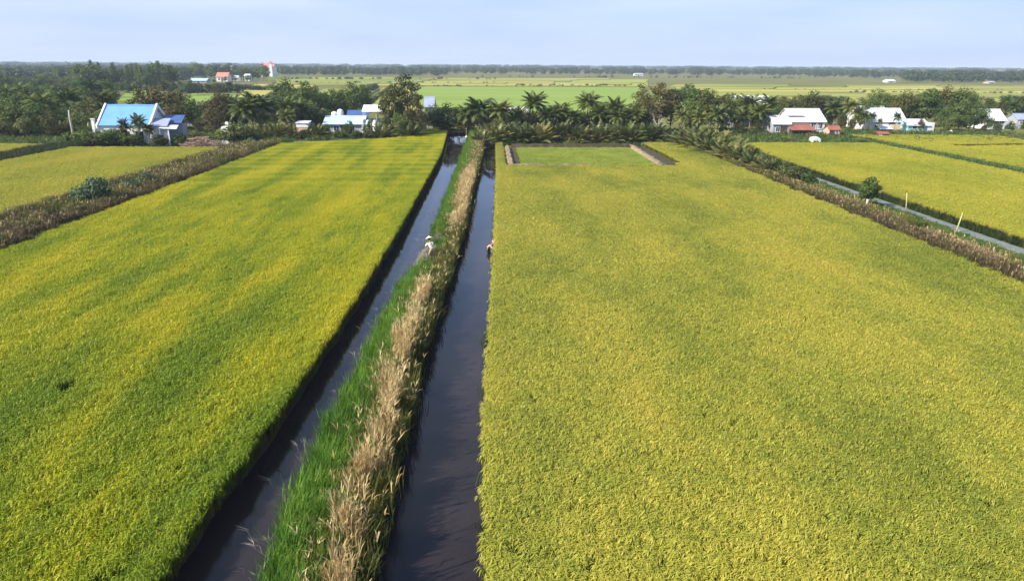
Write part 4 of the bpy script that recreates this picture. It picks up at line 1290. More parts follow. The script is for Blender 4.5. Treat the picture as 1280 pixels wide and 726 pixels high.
# --- pinkish shed with a white top
Ys = 131.5
x0, x1 = X_(372, Ys), X_(386, Ys)
root = empty('shed', (x0, Ys, 0))
tag(root, 'small pinkish square shed with white rim left of the pale roofs', 'shed')
zt, zm = Z_(154, Ys), Z_(160, Ys)
MB().box(0, x1 - x0, 0, 2.0, 0, zm).build('wall', 'pink_wall', root)
MB().box(-0.06, x1 - x0 + 0.06, -0.06, 2.06, zm, zt - 0.12).build('rim', 'white_wall', root)
MB().slab([(-0.2, -0.2, zt - 0.1), (x1 - x0 + 0.2, -0.2, zt - 0.1), (x1 - x0 + 0.2, 2.2, zt + 0.15), (-0.2, 2.2, zt + 0.15)], 0.1).build('roof', 'zinc_roof', root)
MB().box(0.6, 1.4, -0.03, 0.02, 0.05, min(1.7, zm - 0.1)).build('door', 'dark_wood', root)

# --- house with pale blue roofs, two round tanks and a raised white canopy
Yh = 138.0
x0, x1 = X_(407, Yh), X_(454, Yh)
w_ = x1 - x0
ev, rg = Z_(155.5, Yh), Z_(146.5, Yh + 3)
pb = house('pale_roofed_house', 'low house with pale blue sheet roof and two white tanks', x0, x1, Yh, 6, ev, rg, 'grey_wall', 'pale_blue_roof', 0.4, windows=((w_ * 0.3, 1.4, 1.0, 0.9), (w_ * 0.72, 1.4, 1.0, 0.9)), door=(w_ * 0.5, 1.0, 2.0, 'dark_wood'))
MB().slab([(w_ * 0.44, 5.0, Z_(147.5, Yh + 5)), (w_ + 0.2, 5.0, Z_(147.5, Yh + 5)), (w_ + 0.2, 8.4, Z_(138.5, Yh + 8.4)), (w_ * 0.40, 8.4, Z_(138.5, Yh + 8.4))], 0.1).build('rear_roof', 'navy_roof', pb)
MB().box(w_ * 0.46, w_, 6.02, 8.2, 0, Z_(149, Yh + 5)).build('rear_wall', 'grey_wall', pb)
MB().box(w_ - 0.15, w_ + 0.2, -0.3, 8.3, 0, Z_(150.5, Yh)).build('end_wall', 'white_wall', pb)
for q, zq in ((420, 140.5), (427.5, 137.5)):
    Yt = Yh + 7.2
    cx = X_(q, Yt)
    rt = empty('water_tank', (cx, Yt, 0))
    tag(rt, ('left' if q < 424 else 'right') + ' one of two rounded white tanks behind the pale blue roof', 'water tank', 'white tanks behind the pale blue roof')
    zb, zt = Z_(149, Yt), Z_(zq, Yt)
    rT = 0.62
    MB().tube([(0, 0, zb), (0, 0, zb + 0.05), (0, 0, zt - 0.35), (0, 0, zt - 0.1), (0, 0, zt)], [rT * 0.96, rT, rT, rT * 0.75, rT * 0.3], 14).build('tank', 'white_wall', rt, True)
    for sx in (-1, 1):
        for sy in (-1, 1):
            MB().box(sx * 0.4 - 0.06, sx * 0.4 + 0.06, sy * 0.4 - 0.06, sy * 0.4 + 0.06, 0, zb).build('leg', 'concrete', rt)
    MB().tube([(0, 0, zt - 0.03), (0, 0, zt + 0.08)], [0.2, 0.18], 10).build('lid', 'grey_wall', rt)
Yc = 141.0
c0, c1 = X_(454, Yc), X_(479, Yc)
cn = empty('canopy', (c0, Yc, 0))
tag(cn, 'raised cream canopy roof on posts between pale house and tallest tree', 'canopy')
z0, z1 = Z_(140, Yc), Z_(132, Yc + 2.5)
MB().slab([(0, 0, z0), (c1 - c0 - 1, 0, z0), (c1 - c0 - 1, 2.5, z1), (0, 2.5, z1)], 0.14).build('roof', 'white_wall', cn)
MB().slab([(c1 - c0 - 0.98, 0, z0), (c1 - c0 + 0.5, 0.2, z0 - 0.3), (c1 - c0, 2.4, z1 - 0.5), (c1 - c0 - 0.98, 2.5, z1)], 0.14).build('roof', 'white_wall', cn)
for xx in (0.15, c1 - c0 - 1.3):
    for yy in (0.2, 2.2):
        MB().box(xx, xx + 0.16, yy, yy + 0.16, 0, z0 - 0.12 + (z1 - z0) * yy / 2.5).build('post', 'concrete', cn)
for q in (461, 469.5):
    o = MB().tube([(0, 0, 0), (0, 0, 0.1), (0, 0, 2.4), (0, 0, 2.9), (0, 0, 3.1)], [0.40, 0.46, 0.46, 0.32, 0.12], 12).build('water_jar', 'tarp', smooth=True)
    o.location = (X_(q, 137.5), 137.5, 0)
    tag(o, ('left' if q < 465 else 'right') + ' one of two tall cream jars under the raised canopy', 'water jar', 'tall cream jars under the canopy')
# --- hut roof showing right of the tallest tree
Yh = 158
x0, x1 = X_(532, Yh), X_(543, Yh)
hb = house('hut', 'blue-grey hut roof showing right of the tallest tree', x0, x1, Yh, 5, Z_(134, Yh), Z_(122.5, Yh + 2.5), 'grey_wall', 'slate_roof', 0.2, windows=((1.4, 1.3, 0.8, 0.8),), door=(2.4, 0.8, 1.9, 'dark_wood'))
Yh = 176
x0, x1 = X_(636, Yh), X_(662, Yh)
house('hut', 'low white roof behind the palm row above the canal end', x0, x1, Yh, 5, Z_(141, Yh), Z_(134.5, Yh + 2.5), 'grey_wall', 'zinc_roof', 0.2, windows=((1.4, 1.1, 0.8, 0.8),), door=(2.6, 0.8, 1.8, 'dark_wood'))

# --- the white house with the rust lean-to
Yh = 142.0
x0, x1 = X_(988, Yh), X_(1029, Yh)
w_ = x1 - x0
ev, rg = Z_(150.5, Yh), Z_(135, Yh + 4)
wh = house('white_house', 'white house with broad white roof and rust-red lean-to', x0, x1, Yh, 8, ev, rg, 'white_wall', 'zinc_roof', 0.3, windows=((w_ * 0.86, 1.9, 0.9, 1.1), (w_ * 0.66, 1.9, 0.9, 1.1)), door=(w_ * 0.76, 0.9, 2.1, 'grey_wall'))
MB().slab([(-0.9, 1.0, Z_(143.5, Yh)), (w_ * 0.42, 1.0, Z_(143.5, Yh)), (w_ * 0.42, 4.0, Z_(139.5, Yh + 4)), (-0.7, 4.0, Z_(139.5, Yh + 4))], 0.1).build('side_roof', 'zinc_roof', wh)
l0, l1 = X_(985, Yh - 2) - x0, X_(1016, Yh - 2) - x0
MB().slab([(l0, -3.2, Z_(161.5, Yh - 3.2)), (l1, -3.2, Z_(161.5, Yh - 3.2)), (l1 - 0.2, -0.03, Z_(153.5, Yh)), (l0 + 0.2, -0.03, Z_(153.5, Yh))], 0.09).build('lean_to_roof', 'rust_roof', wh)
for q in (0.02, 0.36, 0.7, 0.97):
    xx = l0 + (l1 - l0) * q
    MB().box(xx, xx + 0.13, -3.0, -2.87, 0, Z_(161.5, Yh - 3.2) - 0.03).build('lean_to_post', 'dark_wood', wh)
MB().box(l0 + 0.3, l1 - 0.5, -2.2, -2.1, 0, 1.2).build('lean_to_wall', 'dark_wood', wh)
# small hut at its left
x0, x1 = X_(965, Yh - 1), X_(986, Yh - 1)
w_ = x1 - x0
house('side_hut', 'small white-roofed open hut left of the white house', x0, x1, Yh - 1, 4.5, Z_(153.5, Yh - 1), Z_(144, Yh + 1), 'grey_wall', 'zinc_roof', 0.3, windows=((w_ * 0.3, 1.3, 0.8, 0.9),), door=(w_ * 0.62, 1.2, 1.9, 'dark_wood'))
x0, x1 = X_(1036, 139), X_(1049, 139)
house('pink_shed', 'little pink-walled shed with red roof right of the white house', x0, x1, 139, 2.4, Z_(161, 139), Z_(156, 140.5), 'pink_wall', 'rust_roof', 0.2, cat='shed', door=(0.55, 0.8, 1.2, 'dark_wood'), windows=((1.5, 0.9, 0.5, 0.5),))
o = MB().prism([(-0.85, 0.0), (0.8, 0.0), (0.74, 0.95), (0.35, 1.25), (-0.5, 1.1)], 'y', -0.8, 0.9).build('covered_stack', 'tarp')
o.location = (X_(1019, 126), 126.0, 0)
tag(o, 'cream tarp-covered stack at the far edge of the right field', 'stack')
o = bank('bank', X_(982, 127), X_(1012, 127), 126.6, 129, 0.9, 'grass_brown', 12.0, 0.5)
x0, x1 = X_(1098, 134), X_(1111, 134)
hb = house('field_hut', 'tiny brown field hut with pale end before the grey-roofed house', x0, x1, 134, 1.4, 1.05, 1.35, 'dark_wood', 'rust_roof', 0.12, cat='hut', door=(0.4, 0.5, 0.9, 'tarp'))
# --- the grey-roofed house with the white gable
Yh = 148.0
x0, x1 = X_(1092, Yh), X_(1136, Yh)
w_ = x1 - x0
gh = house('grey_roofed_house', 'long house with grey-white roofs and a bright white end gable', x0, x1, Yh + 2, 7, Z_(150, Yh + 2), Z_(134, Yh + 5.5), 'white_wall', 'zinc_roof', 0.3, windows=((w_ * 0.2, 1.5, 1.0, 1.0), (w_ * 0.85, 1.5, 1.0, 1.0)), door=(w_ * 0.62, 1.0, 2.1, 'dark_wood'))
MB().box(w_ * 0.56, w_ * 0.86, -0.5, -0.05, 0, Z_(154, Yh + 2)).build('front_bay', 'cream_wall', gh)
MB().slab([(w_ * 0.12, -2.5, Z_(159.5, Yh)), (w_ * 0.5, -2.5, Z_(159.5, Yh)), (w_ * 0.47, -0.36, Z_(153.5, Yh + 2)), (w_ * 0.12, -0.36, Z_(153.5, Yh + 2))], 0.09).build('porch_roof', 'zinc_roof', gh)
for q in (0.13, 0.48):
    MB().box(w_ * q, w_ * q + 0.15, -2.35, -2.2, 0, Z_(159.5, Yh) - 0.03).build('porch_post', 'concrete', gh)
x2, x3 = X_(1133, Yh - 1) - x0, X_(1166, Yh - 1) - x0
MB().prism([(-3, 0), (2.2, 0), (2.2, Z_(154, Yh)), (-0.4, Z_(148, Yh)), (-3, Z_(154, Yh))], 'x', x2, x3 - 1.55).build('end_wall', 'teal_wall', gh)
MB().slab([(x2 - 0.3, -3.3, Z_(155, Yh - 1)), (x3 - 0.95, -3.3, Z_(155, Yh - 1)), (x3 - 0.95, -0.4, Z_(147, Yh + 1)), (x2 - 0.3, -0.4, Z_(147, Yh + 1))], 0.1).build('end_roof', 'zinc_roof', gh)
MB().slab([(x3 - 0.95, 2.5, Z_(155, Yh - 1)), (x2 - 0.3, 2.5, Z_(155, Yh - 1)), (x2 - 0.3, -0.395, Z_(147, Yh + 1) - 0.003), (x3 - 0.95, -0.395, Z_(147, Yh + 1) - 0.003)], 0.1).build('end_roof', 'zinc_roof', gh)
MB().box(x3 - 1.5, x3 - 0.1, -3.05, 2.1, 0, Z_(152, Yh - 1)).build('white_gable', 'white_wall', gh)
f_ = MB().box(x2 + 0.9, x2 + 2.0, -3.06, -2.98, 0.9, 2.0).build('window', 'white_wall', gh)
MB().box(x2 + 1.0, x2 + 1.9, -3.08, -3.04, 1.0, 1.9).build('pane', 'dark_glass', f_)
# front block behind the small palms at the left of it
x0b, x1b = X_(1078, Yh + 8), X_(1112, Yh + 8)
house('white_roofed_house', 'white-roofed house half hidden behind small palms', x0b, x1b, Yh + 10, 6, Z_(144, Yh + 10), Z_(131.5, Yh + 13), 'white_wall', 'zinc_roof', 0.3, windows=((1.5, 1.6, 1, 1), (4.2, 1.6, 1, 1)), door=(2.9, 0.9, 2.1, 'dark_wood'))
# --- white roof among the trees at the right edge
Yh = 158.0
x0, x1 = X_(1228, Yh), X_(1253, Yh)
house('hidden_house', 'white-roofed house sunk among trees at the right edge', x0, x1, Yh, 6, Z_(148, Yh), Z_(134.5, Yh + 3), 'white_wall', 'zinc_roof', 0.3, windows=((1.4, 1.6, 1, 1), (3.9, 1.6, 1, 1)), door=(2.6, 0.9, 2.1, 'dark_wood'))
x0, x1 = X_(1268, Yh + 2), X_(1284, Yh + 2)
house('grey_hut', 'little grey hut roof at the very right edge', x0, x1, Yh + 2, 4, Z_(147, Yh + 2), Z_(140, Yh + 4), 'grey_wall', 'slate_roof', 0.2, cat='hut', windows=((0.8, 1.3, 0.6, 0.6),), door=(1.8, 0.8, 1.9, 'dark_wood'))
# --- white ridge among the trees left of the white houses
Yh = 166.0
x0, x1 = X_(920, Yh), X_(962, Yh)
w_ = x1 - x0
wr_ = house('ridge_house', 'big pale roof peaking over the trees right of the palms', x0, x1, Yh, 9, Z_(134, Yh), Z_(119, Yh + 4.5), 'grey_wall', 'zinc_roof', 0.3, windows=((2, 1.6, 1, 1), (w_ - 2, 1.6, 1, 1)), door=(w_ / 2, 1.0, 2.1, 'dark_wood'))
x0, x1 = X_(909, 160), X_(921, 160)
house('hut', 'small pale roof left of the big pale ridge', x0, x1, 160, 4, Z_(137.5, 160), Z_(130, 162), 'grey_wall', 'zinc_roof', 0.2, windows=((0.7, 1.3, 0.6, 0.6),), door=(1.6, 0.8, 1.9, 'dark_wood'))
# hut at 244,133 between the brown trees
x0, x1 = X_(236, 158), X_(247, 158)
house('hut', 'small grey roof among the brownish trees behind the brushwood', x0, x1, 158, 4, Z_(137, 158), Z_(131, 160), 'grey_wall', 'slate_roof', 0.2, windows=((0.7, 1.3, 0.6, 0.6),), door=(1.6, 0.8, 1.9, 'dark_wood'))

# sacks and stones that show as white specks
def sack(px, py, s, label, z=0.0):
    x, y = gp(px, py, z)
    r = random.Random(int(px))
    bm_ = bmesh.new()
    bmesh.ops.create_icosphere(bm_, subdivisions=2, radius=s)
    for v in bm_.verts:
        n_ = mnoise.noise(v.co * 2.2 / s * 0.6 + Vector((px, 0, 0)))
        v.co *= 1 + 0.25 * n_
        v.co.z = max(-0.45 * s, v.co.z * 0.75)
        if v.co.z > 0.45 * s and abs(v.co.x) < 0.3 * s:
            v.co.z += 0.35 * s
    me_ = bpy.data.meshes.new('sack')
    bm_.to_mesh(me_); bm_.free()
    me_.materials.append(M['tarp'])
    o = link('sack', me_)
    o.location = (x, y, z + 0.4 * s)
    tag(o, label, 'sack', 'pale sacks left along the fields')
sack(351, 175, 0.32, 'pale sack at the far left corner of the left field', 0.1)
sack(1188, 167, 0.5, 'pale sack lying on the grass below the dark clump')
sack(614, 176, 0.45, 'pale sack on the bank closing the right canal')
sack(583, 172, 0.28, 'pale sack at the far grassy tip of the berm')
sack(594, 197, 0.26, 'pale sack at the far end of the tan reeds', 0.5)

# stakes by the ditch and a white post at the round tree
for (pa, ya), (pb_, yb), lab in (((1132.6, 262), (1133.6, 241), 'upright pale green bamboo stake beside the concrete path'), ((1194.6, 290), (1203.5, 266), 'leaning pale green bamboo stake beside the concrete path')):
    x, y = gp(pa, ya, 0.1)
    xt, zt = at(pb_, yb, y)
    mb = MB().tube([(x, y, -0.2), ((x + xt) / 2 + 0.02, y, (0.1 + zt) / 2), (xt, y, zt)], [0.055, 0.05, 0.03], 7)
    for k in range(1, 7):
        t = k / 7
        c = Vector((x + (xt - x) * t, y, 0.1 + (zt - 0.1) * t))
        mb.tube([c - Vector((0, 0, 0.02)), c + Vector((0, 0, 0.02))], [0.062, 0.062], 7)
    tag(mb.build('bamboo_stake', 'bamboo', smooth=True), lab, 'stake')
x, y = gp(1082, 258, 0.2)
o = MB().box(-0.07, 0.07, -0.07, 0.07, -0.1, 0.75).box(-0.09, 0.09, -0.09, 0.09, 0.75, 0.8).build('marker_post', 'white_wall')
o.location = (x - 0.2, y - 0.5, 0.2)
tag(o, 'short white marker post at the foot of the small round tree', 'post')

# ------------------------------------------------------------------ the two people
def skin_mesh(name, verts, edges, radii, mats, root=0, levels=1):
    me = bpy.data.meshes.new(name)
    me.from_pydata(verts, edges, [])
    o = bpy.data.objects.new(name, me)
    COL.objects.link(o)
    md = o.modifiers.new('skin', 'SKIN')
    md.branch_smoothing = 0.4
    for i, d in enumerate(me.skin_vertices[0].data):
        r = radii[i]
        d.radius = r if isinstance(r, tuple) else (r, r)
        d.use_root = (i == root)
    sb = o.modifiers.new('sub', 'SUBSURF')
    sb.levels = sb.render_levels = levels
    dg = bpy.context.evaluated_depsgraph_get()
    out = bpy.data.meshes.new_from_object(o.evaluated_get(dg))
    bpy.data.objects.remove(o)
    out.name = name
    out.polygons.foreach_set('use_smooth', [True] * len(out.polygons))
    out.materials.clear()
    out.materials.append(M[mats])
    return out

def chain(V, E, R, pts, rads, parent=None):
    prev = parent
    for p, r in zip(pts, rads):
        V.append(tuple(p)); R.append(r)
        i = len(V) - 1
        if prev is not None:
            E.append((prev, i))
        prev = i
    return prev

def person(label, loc, rz, J, shirt, trousers, hat):
    """J: joints in metres, person facing -Y; returns the thing"""
    root = empty('person', loc, rz)
    tag(root, label, 'person')
    V, E, R = [], [], []
    P = {k: Vector(v) for k, v in J.items()}
    pel = chain(V, E, R, [P['pelvis']], [(0.13, 0.10)])
    ch = chain(V, E, R, [P['waist'], P['chest'], P['neck0'], P['neck']], [(0.125, 0.09), (0.15, 0.105), (0.075, 0.07), 0.052], pel)
    hd = P['head']
    up = (hd - P['neck']).normalized()
    face = Vector(J['face']).normalized()
    chain(V, E, R, [P['neck'] + up * 0.07 + face * 0.02, hd, hd + up * 0.07], [0.062, 0.088, 0.062], ch)
    hi = len(V) - 2
    chain(V, E, R, [hd + face * 0.088 - up * 0.02, hd + face * 0.108 - up * 0.035], [0.022, 0.011], hi)      # nose
    sidev = face.cross(up).normalized()
    for s in (-1, 1):
        chain(V, E, R, [hd + sidev * s * 0.085, hd + sidev * s * 0.102 - up * 0.005], [0.02, 0.014], hi)       # ears
        sh = P['sh' + 'LR'[s > 0]]
        el, wr = P['el' + 'LR'[s > 0]], P['wr' + 'LR'[s > 0]]
        w = chain(V, E, R, [sh, sh * 0.5 + el * 0.5, el, el * 0.5 + wr * 0.5, wr], [0.062, 0.05, 0.042, 0.038, 0.027], 2)
        d = (wr - el).normalized()
        a = d.cross(Vector((0, 1, 0.2))).normalized()
        b = d.cross(a)
        pm = chain(V, E, R, [wr + d * 0.045, wr + d * 0.085], [(0.034, 0.018), (0.036, 0.016)], w)
        for k, ln in enumerate((0.062, 0.075, 0.07, 0.055)):
            off = a * (k - 1.5) * 0.021
            q = wr + d * 0.09 + off
            chain(V, E, R, [q, q + d * ln * 0.45 + b * 0.008, q + d * ln * 0.8 + b * 0.026, q + d * ln * 0.95 + b * 0.045], [0.0095, 0.009, 0.0085, 0.007], pm)
        chain(V, E, R, [wr + d * 0.03 - a * 0.036, wr + d * 0.06 - a * 0.058 + b * 0.012, wr + d * 0.085 - a * 0.06 + b * 0.025], [0.013, 0.011, 0.009], pm - 1)
        hp_, kn, an = P['hip' + 'LR'[s > 0]], P['kn' + 'LR'[s > 0]], P['an' + 'LR'[s > 0]]
        f = chain(V, E, R, [hp_, hp_ * 0.5 + kn * 0.5, kn, kn * 0.6 + an * 0.4, an], [0.095, 0.078, 0.058, 0.056, 0.038], 0)
        fd = Vector((0, -1, 0)) if 'foot' not in J else Vector(J['foot'])
        chain(V, E, R, [an + fd * 0.09 - Vector((0, 0, 0.05)), an + fd * 0.17 - Vector((0, 0, 0.06))], [(0.04, 0.028), (0.034, 0.018)], f)
    body = link('body', skin_mesh('body', V, E, R, 'skin', 0), root)
    for s in (-1, 1):
        bm_ = bmesh.new(); bmesh.ops.create_icosphere(bm_, subdivisions=1, radius=0.012)
        me_ = bpy.data.meshes.new('eye'); bm_.to_mesh(me_); bm_.free(); me_.materials.append(M['eye'])
        e_ = link('eye', me_, root)
        e_.location = hd + face * 0.083 + sidev * s * 0.032 + up * 0.008
    mm = MB().tube([hd + face * 0.086 - up * 0.062 - sidev * 0.024, hd + face * 0.09 - up * 0.063, hd + face * 0.086 - up * 0.062 + sidev * 0.024], [0.004, 0.007, 0.004], 5).build('mouth', 'pink_wall', root)
    bm_ = bmesh.new()                                                     # hair: a cap over skull and nape
    bmesh.ops.create_icosphere(bm_, subdivisions=3, radius=0.104)
    for v in list(bm_.verts):
        c = v.co / 0.104
        if c.dot(face) > 0.35 and c.dot(up) < 0.55 or c.dot(up) < -0.55:
            bm_.verts.remove(v)
    me_ = bpy.data.meshes.new('hair'); bm_.to_mesh(me_); bm_.free(); me_.materials.append(M['hair'])
    h_ = link('hair', me_, root)
    h_.location = hd + up * 0.022 - face * 0.008
    # shirt: torso and sleeves, a little larger than the body
    V, E, R = [], [], []
    chain(V, E, R, [P['pelvis'] * 0.9 + P['waist'] * 0.1, P['waist'], P['chest'], P['neck0'] * 0.6 + P['chest'] * 0.4], [(0.155, 0.125), (0.148, 0.112), (0.172, 0.125), (0.115, 0.095)])
    for s in (-1, 1):
        sh, el, wr = P['sh' + 'LR'[s > 0]], P['el' + 'LR'[s > 0]], P['wr' + 'LR'[s > 0]]
        chain(V, E, R, [sh, sh * 0.5 + el * 0.5, el, el * 0.35 + wr * 0.65], [0.078, 0.066, 0.058, 0.05], 2)
    link('shirt', skin_mesh('shirt', V, E, R, shirt, 1), root)
    V, E, R = [], [], []
    chain(V, E, R, [P['waist'] * 0.4 + P['pelvis'] * 0.6, P['pelvis']], [(0.135, 0.11), (0.15, 0.12)])
    for s in (-1, 1):
        hp_, kn, an = P['hip' + 'LR'[s > 0]], P['kn' + 'LR'[s > 0]], P['an' + 'LR'[s > 0]]
        chain(V, E, R, [hp_, hp_ * 0.5 + kn * 0.5, kn, kn * 0.25 + an * 0.75], [0.112, 0.095, 0.074, 0.062], 1)
    link('trousers', skin_mesh('trousers', V, E, R, trousers, 1), root)
    if hat:
        hr, hh, hm = hat
        mb = MB()
        ax = (up + face * 0.12).normalized()
        c = hd + up * 0.03
        mb.tube([c, c + ax * hh * 0.5, c + ax * hh * 0.97], [hr, hr * 0.5, 0.01], 20, False)
        mb.tube([c - ax * 0.006, c - ax * 0.012 + ax * hh * 0.48, c + ax * (hh * 0.95 - 0.012)], [hr * 0.98, hr * 0.48, 0.008], 20, False)
        mb.tube([c - ax * 0.008, c + ax * 0.006], [hr * 1.01, hr * 1.005], 20, False)
        link('conical_hat', mb.mesh('conical_hat', hm, True), root)
    return root

ppx, ppy = gp(540, 326, 0.42)
person('person in white shirt and conical hat working on the grassy berm', (ppx, ppy, 0.40), math.radians(-150),
       dict(pelvis=(0, 0.04, 0.88), waist=(0, -0.02, 1.02), chest=(0, -0.16, 1.20), neck0=(0, -0.25, 1.33), neck=(0, -0.29, 1.39), head=(0, -0.34, 1.52), face=(0, -1, -0.35),
            shL=(-0.19, -0.21, 1.28), elL=(-0.27, -0.36, 1.05), wrL=(-0.16, -0.52, 0.92), shR=(0.19, -0.21, 1.28), elR=(0.27, -0.36, 1.06), wrR=(0.15, -0.54, 0.95),
            hipL=(-0.10, 0.04, 0.84), knL=(-0.13, -0.06, 0.46), anL=(-0.14, 0.04, 0.09), hipR=(0.10, 0.04, 0.84), knR=(0.15, -0.10, 0.46), anR=(0.17, -0.06, 0.09)),
       'shirt_white', 'trousers_tan', (0.29, 0.20, 'palm_hat'))
ppx, ppy = gp(618.5, 316, -0.35)
person('person in pink shirt wading at the edge of the right rice field', (ppx - 0.5, ppy, -0.80), math.radians(60),
       dict(pelvis=(0, 0.05, 0.86), waist=(0, -0.04, 0.98), chest=(0, -0.24, 1.10), neck0=(0, -0.36, 1.19), neck=(0, -0.41, 1.23), head=(0, -0.50, 1.32), face=(0, -1, -0.7),
            shL=(-0.19, -0.30, 1.15), elL=(-0.25, -0.46, 0.95), wrL=(-0.14, -0.64, 0.90), shR=(0.19, -0.30, 1.15), elR=(0.25, -0.48, 0.96), wrR=(0.13, -0.66, 0.93),
            hipL=(-0.10, 0.05, 0.82), knL=(-0.13, -0.08, 0.45), anL=(-0.13, 0.03, 0.09), hipR=(0.10, 0.05, 0.82), knR=(0.14, -0.06, 0.45), anR=(0.14, 0.05, 0.09)),
       'shirt_pink', 'trousers_dark', (0.24, 0.16, 'shirt_pink'))

# heaps of cut straw beside the worker
def straw_heap(px, py, L, w, h, ang, label, seed):
    x, y = px, py
    r = random.Random(seed)
    Q = []
    for i in range(2200):
        t, s = r.gauss(0, 0.38), r.gauss(0, 0.36)
        if abs(t) > 1 or abs(s) > 1:
            continue
        z = h * max(0.05, (1 - t * t) * (1 - s * s)) * r.uniform(0.5, 1.0)
        c = np.array([t * L / 2, s * w / 2, z + 0.02])
        a = r.gauss(0, 0.5)
        d = np.array([math.cos(a), math.sin(a), r.uniform(-0.2, 0.2)]) * r.uniform(0.15, 0.4)
        Q += blade((c - d, c + np.array([0, 0, 0.03]), c + d), 0.03)
    o = link('straw_heap', quads_mesh('straw_heap', np.array(Q), ['straw_grey']))
    o.location = (x, y, 0.38)
    o.rotation_euler = (0, 0, ang)
    tag(o, label, 'straw heap', 'heaps of cut straw beside the worker')
straw_heap(-4.5, 47.2, 6.0, 1.1, 0.6, math.radians(84), 'long grey-brown straw heap at the left feet of the worker', 1)
straw_heap(-3.95, 51.6, 3.4, 1.2, 0.65, math.radians(86), 'shorter grey-brown straw heap behind the worker', 2)

# ------------------------------------------------------------------ far fields, hedges and tree lines
def slabfield(poly, mat, z=0.45):
    mb = MB()
    mb.prism(poly, 'z', 0.006, z)
    return tag(mb.build('rice_field', mat), kind='structure')
fr = random.Random(9)
def G(px, py, z=0.45):
    return gp(px, py, z)
def pfield(px0, px1, py0, py1, mat, gapx=0, skew=0):
    a, b, c, d = G(px0, py0), G(px1, py0), G(px1 + skew, py1), G(px0 + skew, py1)
    slabfield([a, b, c, d], mat)
# the broad bright field behind the palm row, and stripes beyond it
slabfield([G(530, 141), G(812, 141), G(800, 109.5), G(520, 108.5)], 'field_green')
slabfield([G(820, 138), G(905, 138), G(885, 113), G(812, 112)], 'field_green')
slabfield([G(455, 140), G(476, 138), G(500, 110), G(478, 110)], 'field_yellow')
slabfield([G(478, 139), G(526, 139), G(516, 110), G(503, 110)], 'field_yellow')
slabfield([G(376, 127), G(446, 127), G(474, 111), G(405, 111)], 'field_mixed')
slabfield([G(148, 126), G(178, 126), G(186, 113.5), G(160, 113.5)], 'field_green')
slabfield([G(226, 127), G(292, 127), G(296, 117), G(238, 117)], 'field_green')
slabfield([G(298, 122), G(330, 120), G(345, 113), G(306, 113)], 'field_yellow')
slabfield([G(312, 111.5), G(390, 111), G(394, 105.5), G(318, 105.5)], 'field_yellow')
rows_ = [(107.6, 105.9), (105.5, 104.0), (103.7, 102.3), (102.0, 100.8), (100.6, 99.6), (99.4, 98.6)]
mats_ = ['field_yellow', 'field_mixed', 'field_green']
for k, (pa, pb_) in enumerate(rows_):
    px = 345.0 if k < 4 else 390.0
    while px < 800:
        w = min(fr.uniform(70, 190), 812 - px)
        sl_ = 0.0055 * (px - 640)
        pfield(px, px + w - 2, pa + sl_ * 0.9, pb_ + sl_ * 0.9, fr.choice(mats_ if k != 1 else ['field_mixed', 'field_yellow']))
        px += w
for k, (pa, pb_) in enumerate([(127, 121), (120.5, 116), (115.5, 112.5), (112.2, 109.6), (109.3, 107.6), (107.4, 106.2)]):
    px = 822.0 + 20 * fr.random()
    while px < 1330:
        w = fr.uniform(110, 260)
        sl_ = 0.0055 * (px - 960)
        pfield(px, px + w - 3, pa + sl_, pb_ + sl_, fr.choice(['field_yellow', 'field_yellow', 'field_mixed'] if k > 1 else ['field_mixed', 'field_green', 'field_yellow']), skew=4)
        px += w

LOWTREES = []
def lowtree(seed, n, size):
    r = np.random.default_rng(seed)
    d = r.normal(size=(n, 3)); d /= np.linalg.norm(d, axis=1, keepdims=True)
    q = r.uniform(0.4, 1.05, n)[:, None]
    C = d * q * np.array([0.42, 0.42, 0.45]) + np.array([0, 0, 0.52])
    C[:, :2] += (np.floor(C[:, 2:3] * 5) % 2 - 0.5) * 0.08
    return leaf_quads(C, d + np.array([0, 0, 0.4]), size, r)
for s in range(6):
    LOWTREES.append(lowtree(s, 110, 0.17))
def treemass(name, label_kind, pts, mat):
    """many far trees that read as one mass: one mesh"""
    r = np.random.default_rng(len(pts))
    out = []
    for x, y, h, w in pts:
        q = LOWTREES[r.integers(6)].copy()
        a = r.uniform(0, 6.283); c, s = math.cos(a), math.sin(a)
        q = np.stack([(q[..., 0] * c - q[..., 1] * s) * w + x, (q[..., 0] * s + q[..., 1] * c) * w + y, q[..., 2] * h], axis=-1)
        out.append(q)
    o = link(name, quads_mesh(name, np.concatenate(out), [mat]))
    return tag(o, kind='stuff')
M['leaf_far'] = leafmat('leaf_far', [(0.2, (0.025, 0.045, 0.014)), (0.5, (0.045, 0.070, 0.018)), (0.8, (0.08, 0.10, 0.03))], 0.05, 0.2, 0.0, 0.8)
pts = []
for i in range(1500):                       # horizon belt, from far left to far right
    px = fr.uniform(-160, 1440)
    Y = fr.uniform(980, 1500) if px < 1000 else fr.uniform(820, 1400)
    x = at(px, 90, Y)[0]
    base = 0.8 + 0.35 * mnoise.noise(Vector((px * 0.02, Y * 0.004, 3)))
    h = 12.5 * base * fr.uniform(0.75, 1.12)
    pts.append((x, Y, h, h * fr.uniform(0.8, 1.5)))
for i in range(260):                        # nearer part of the belt at the right
    px = fr.uniform(1130, 1420)
    Y = fr.uniform(640, 800)
    pts.append((at(px, 90, Y)[0], Y, fr.uniform(8, 13), fr.uniform(8, 13)))
for i in range(380):                        # nearer woods behind the left wood
    px = fr.uniform(-120, 330)
    Y = fr.uniform(480, 900)
    if 236 < px < 320 and Y < 640 or 320 < px < 350 and Y < 800:
        continue
    pts.append((at(px, 90, Y)[0], Y, fr.uniform(7, 11.5), fr.uniform(9, 14)))
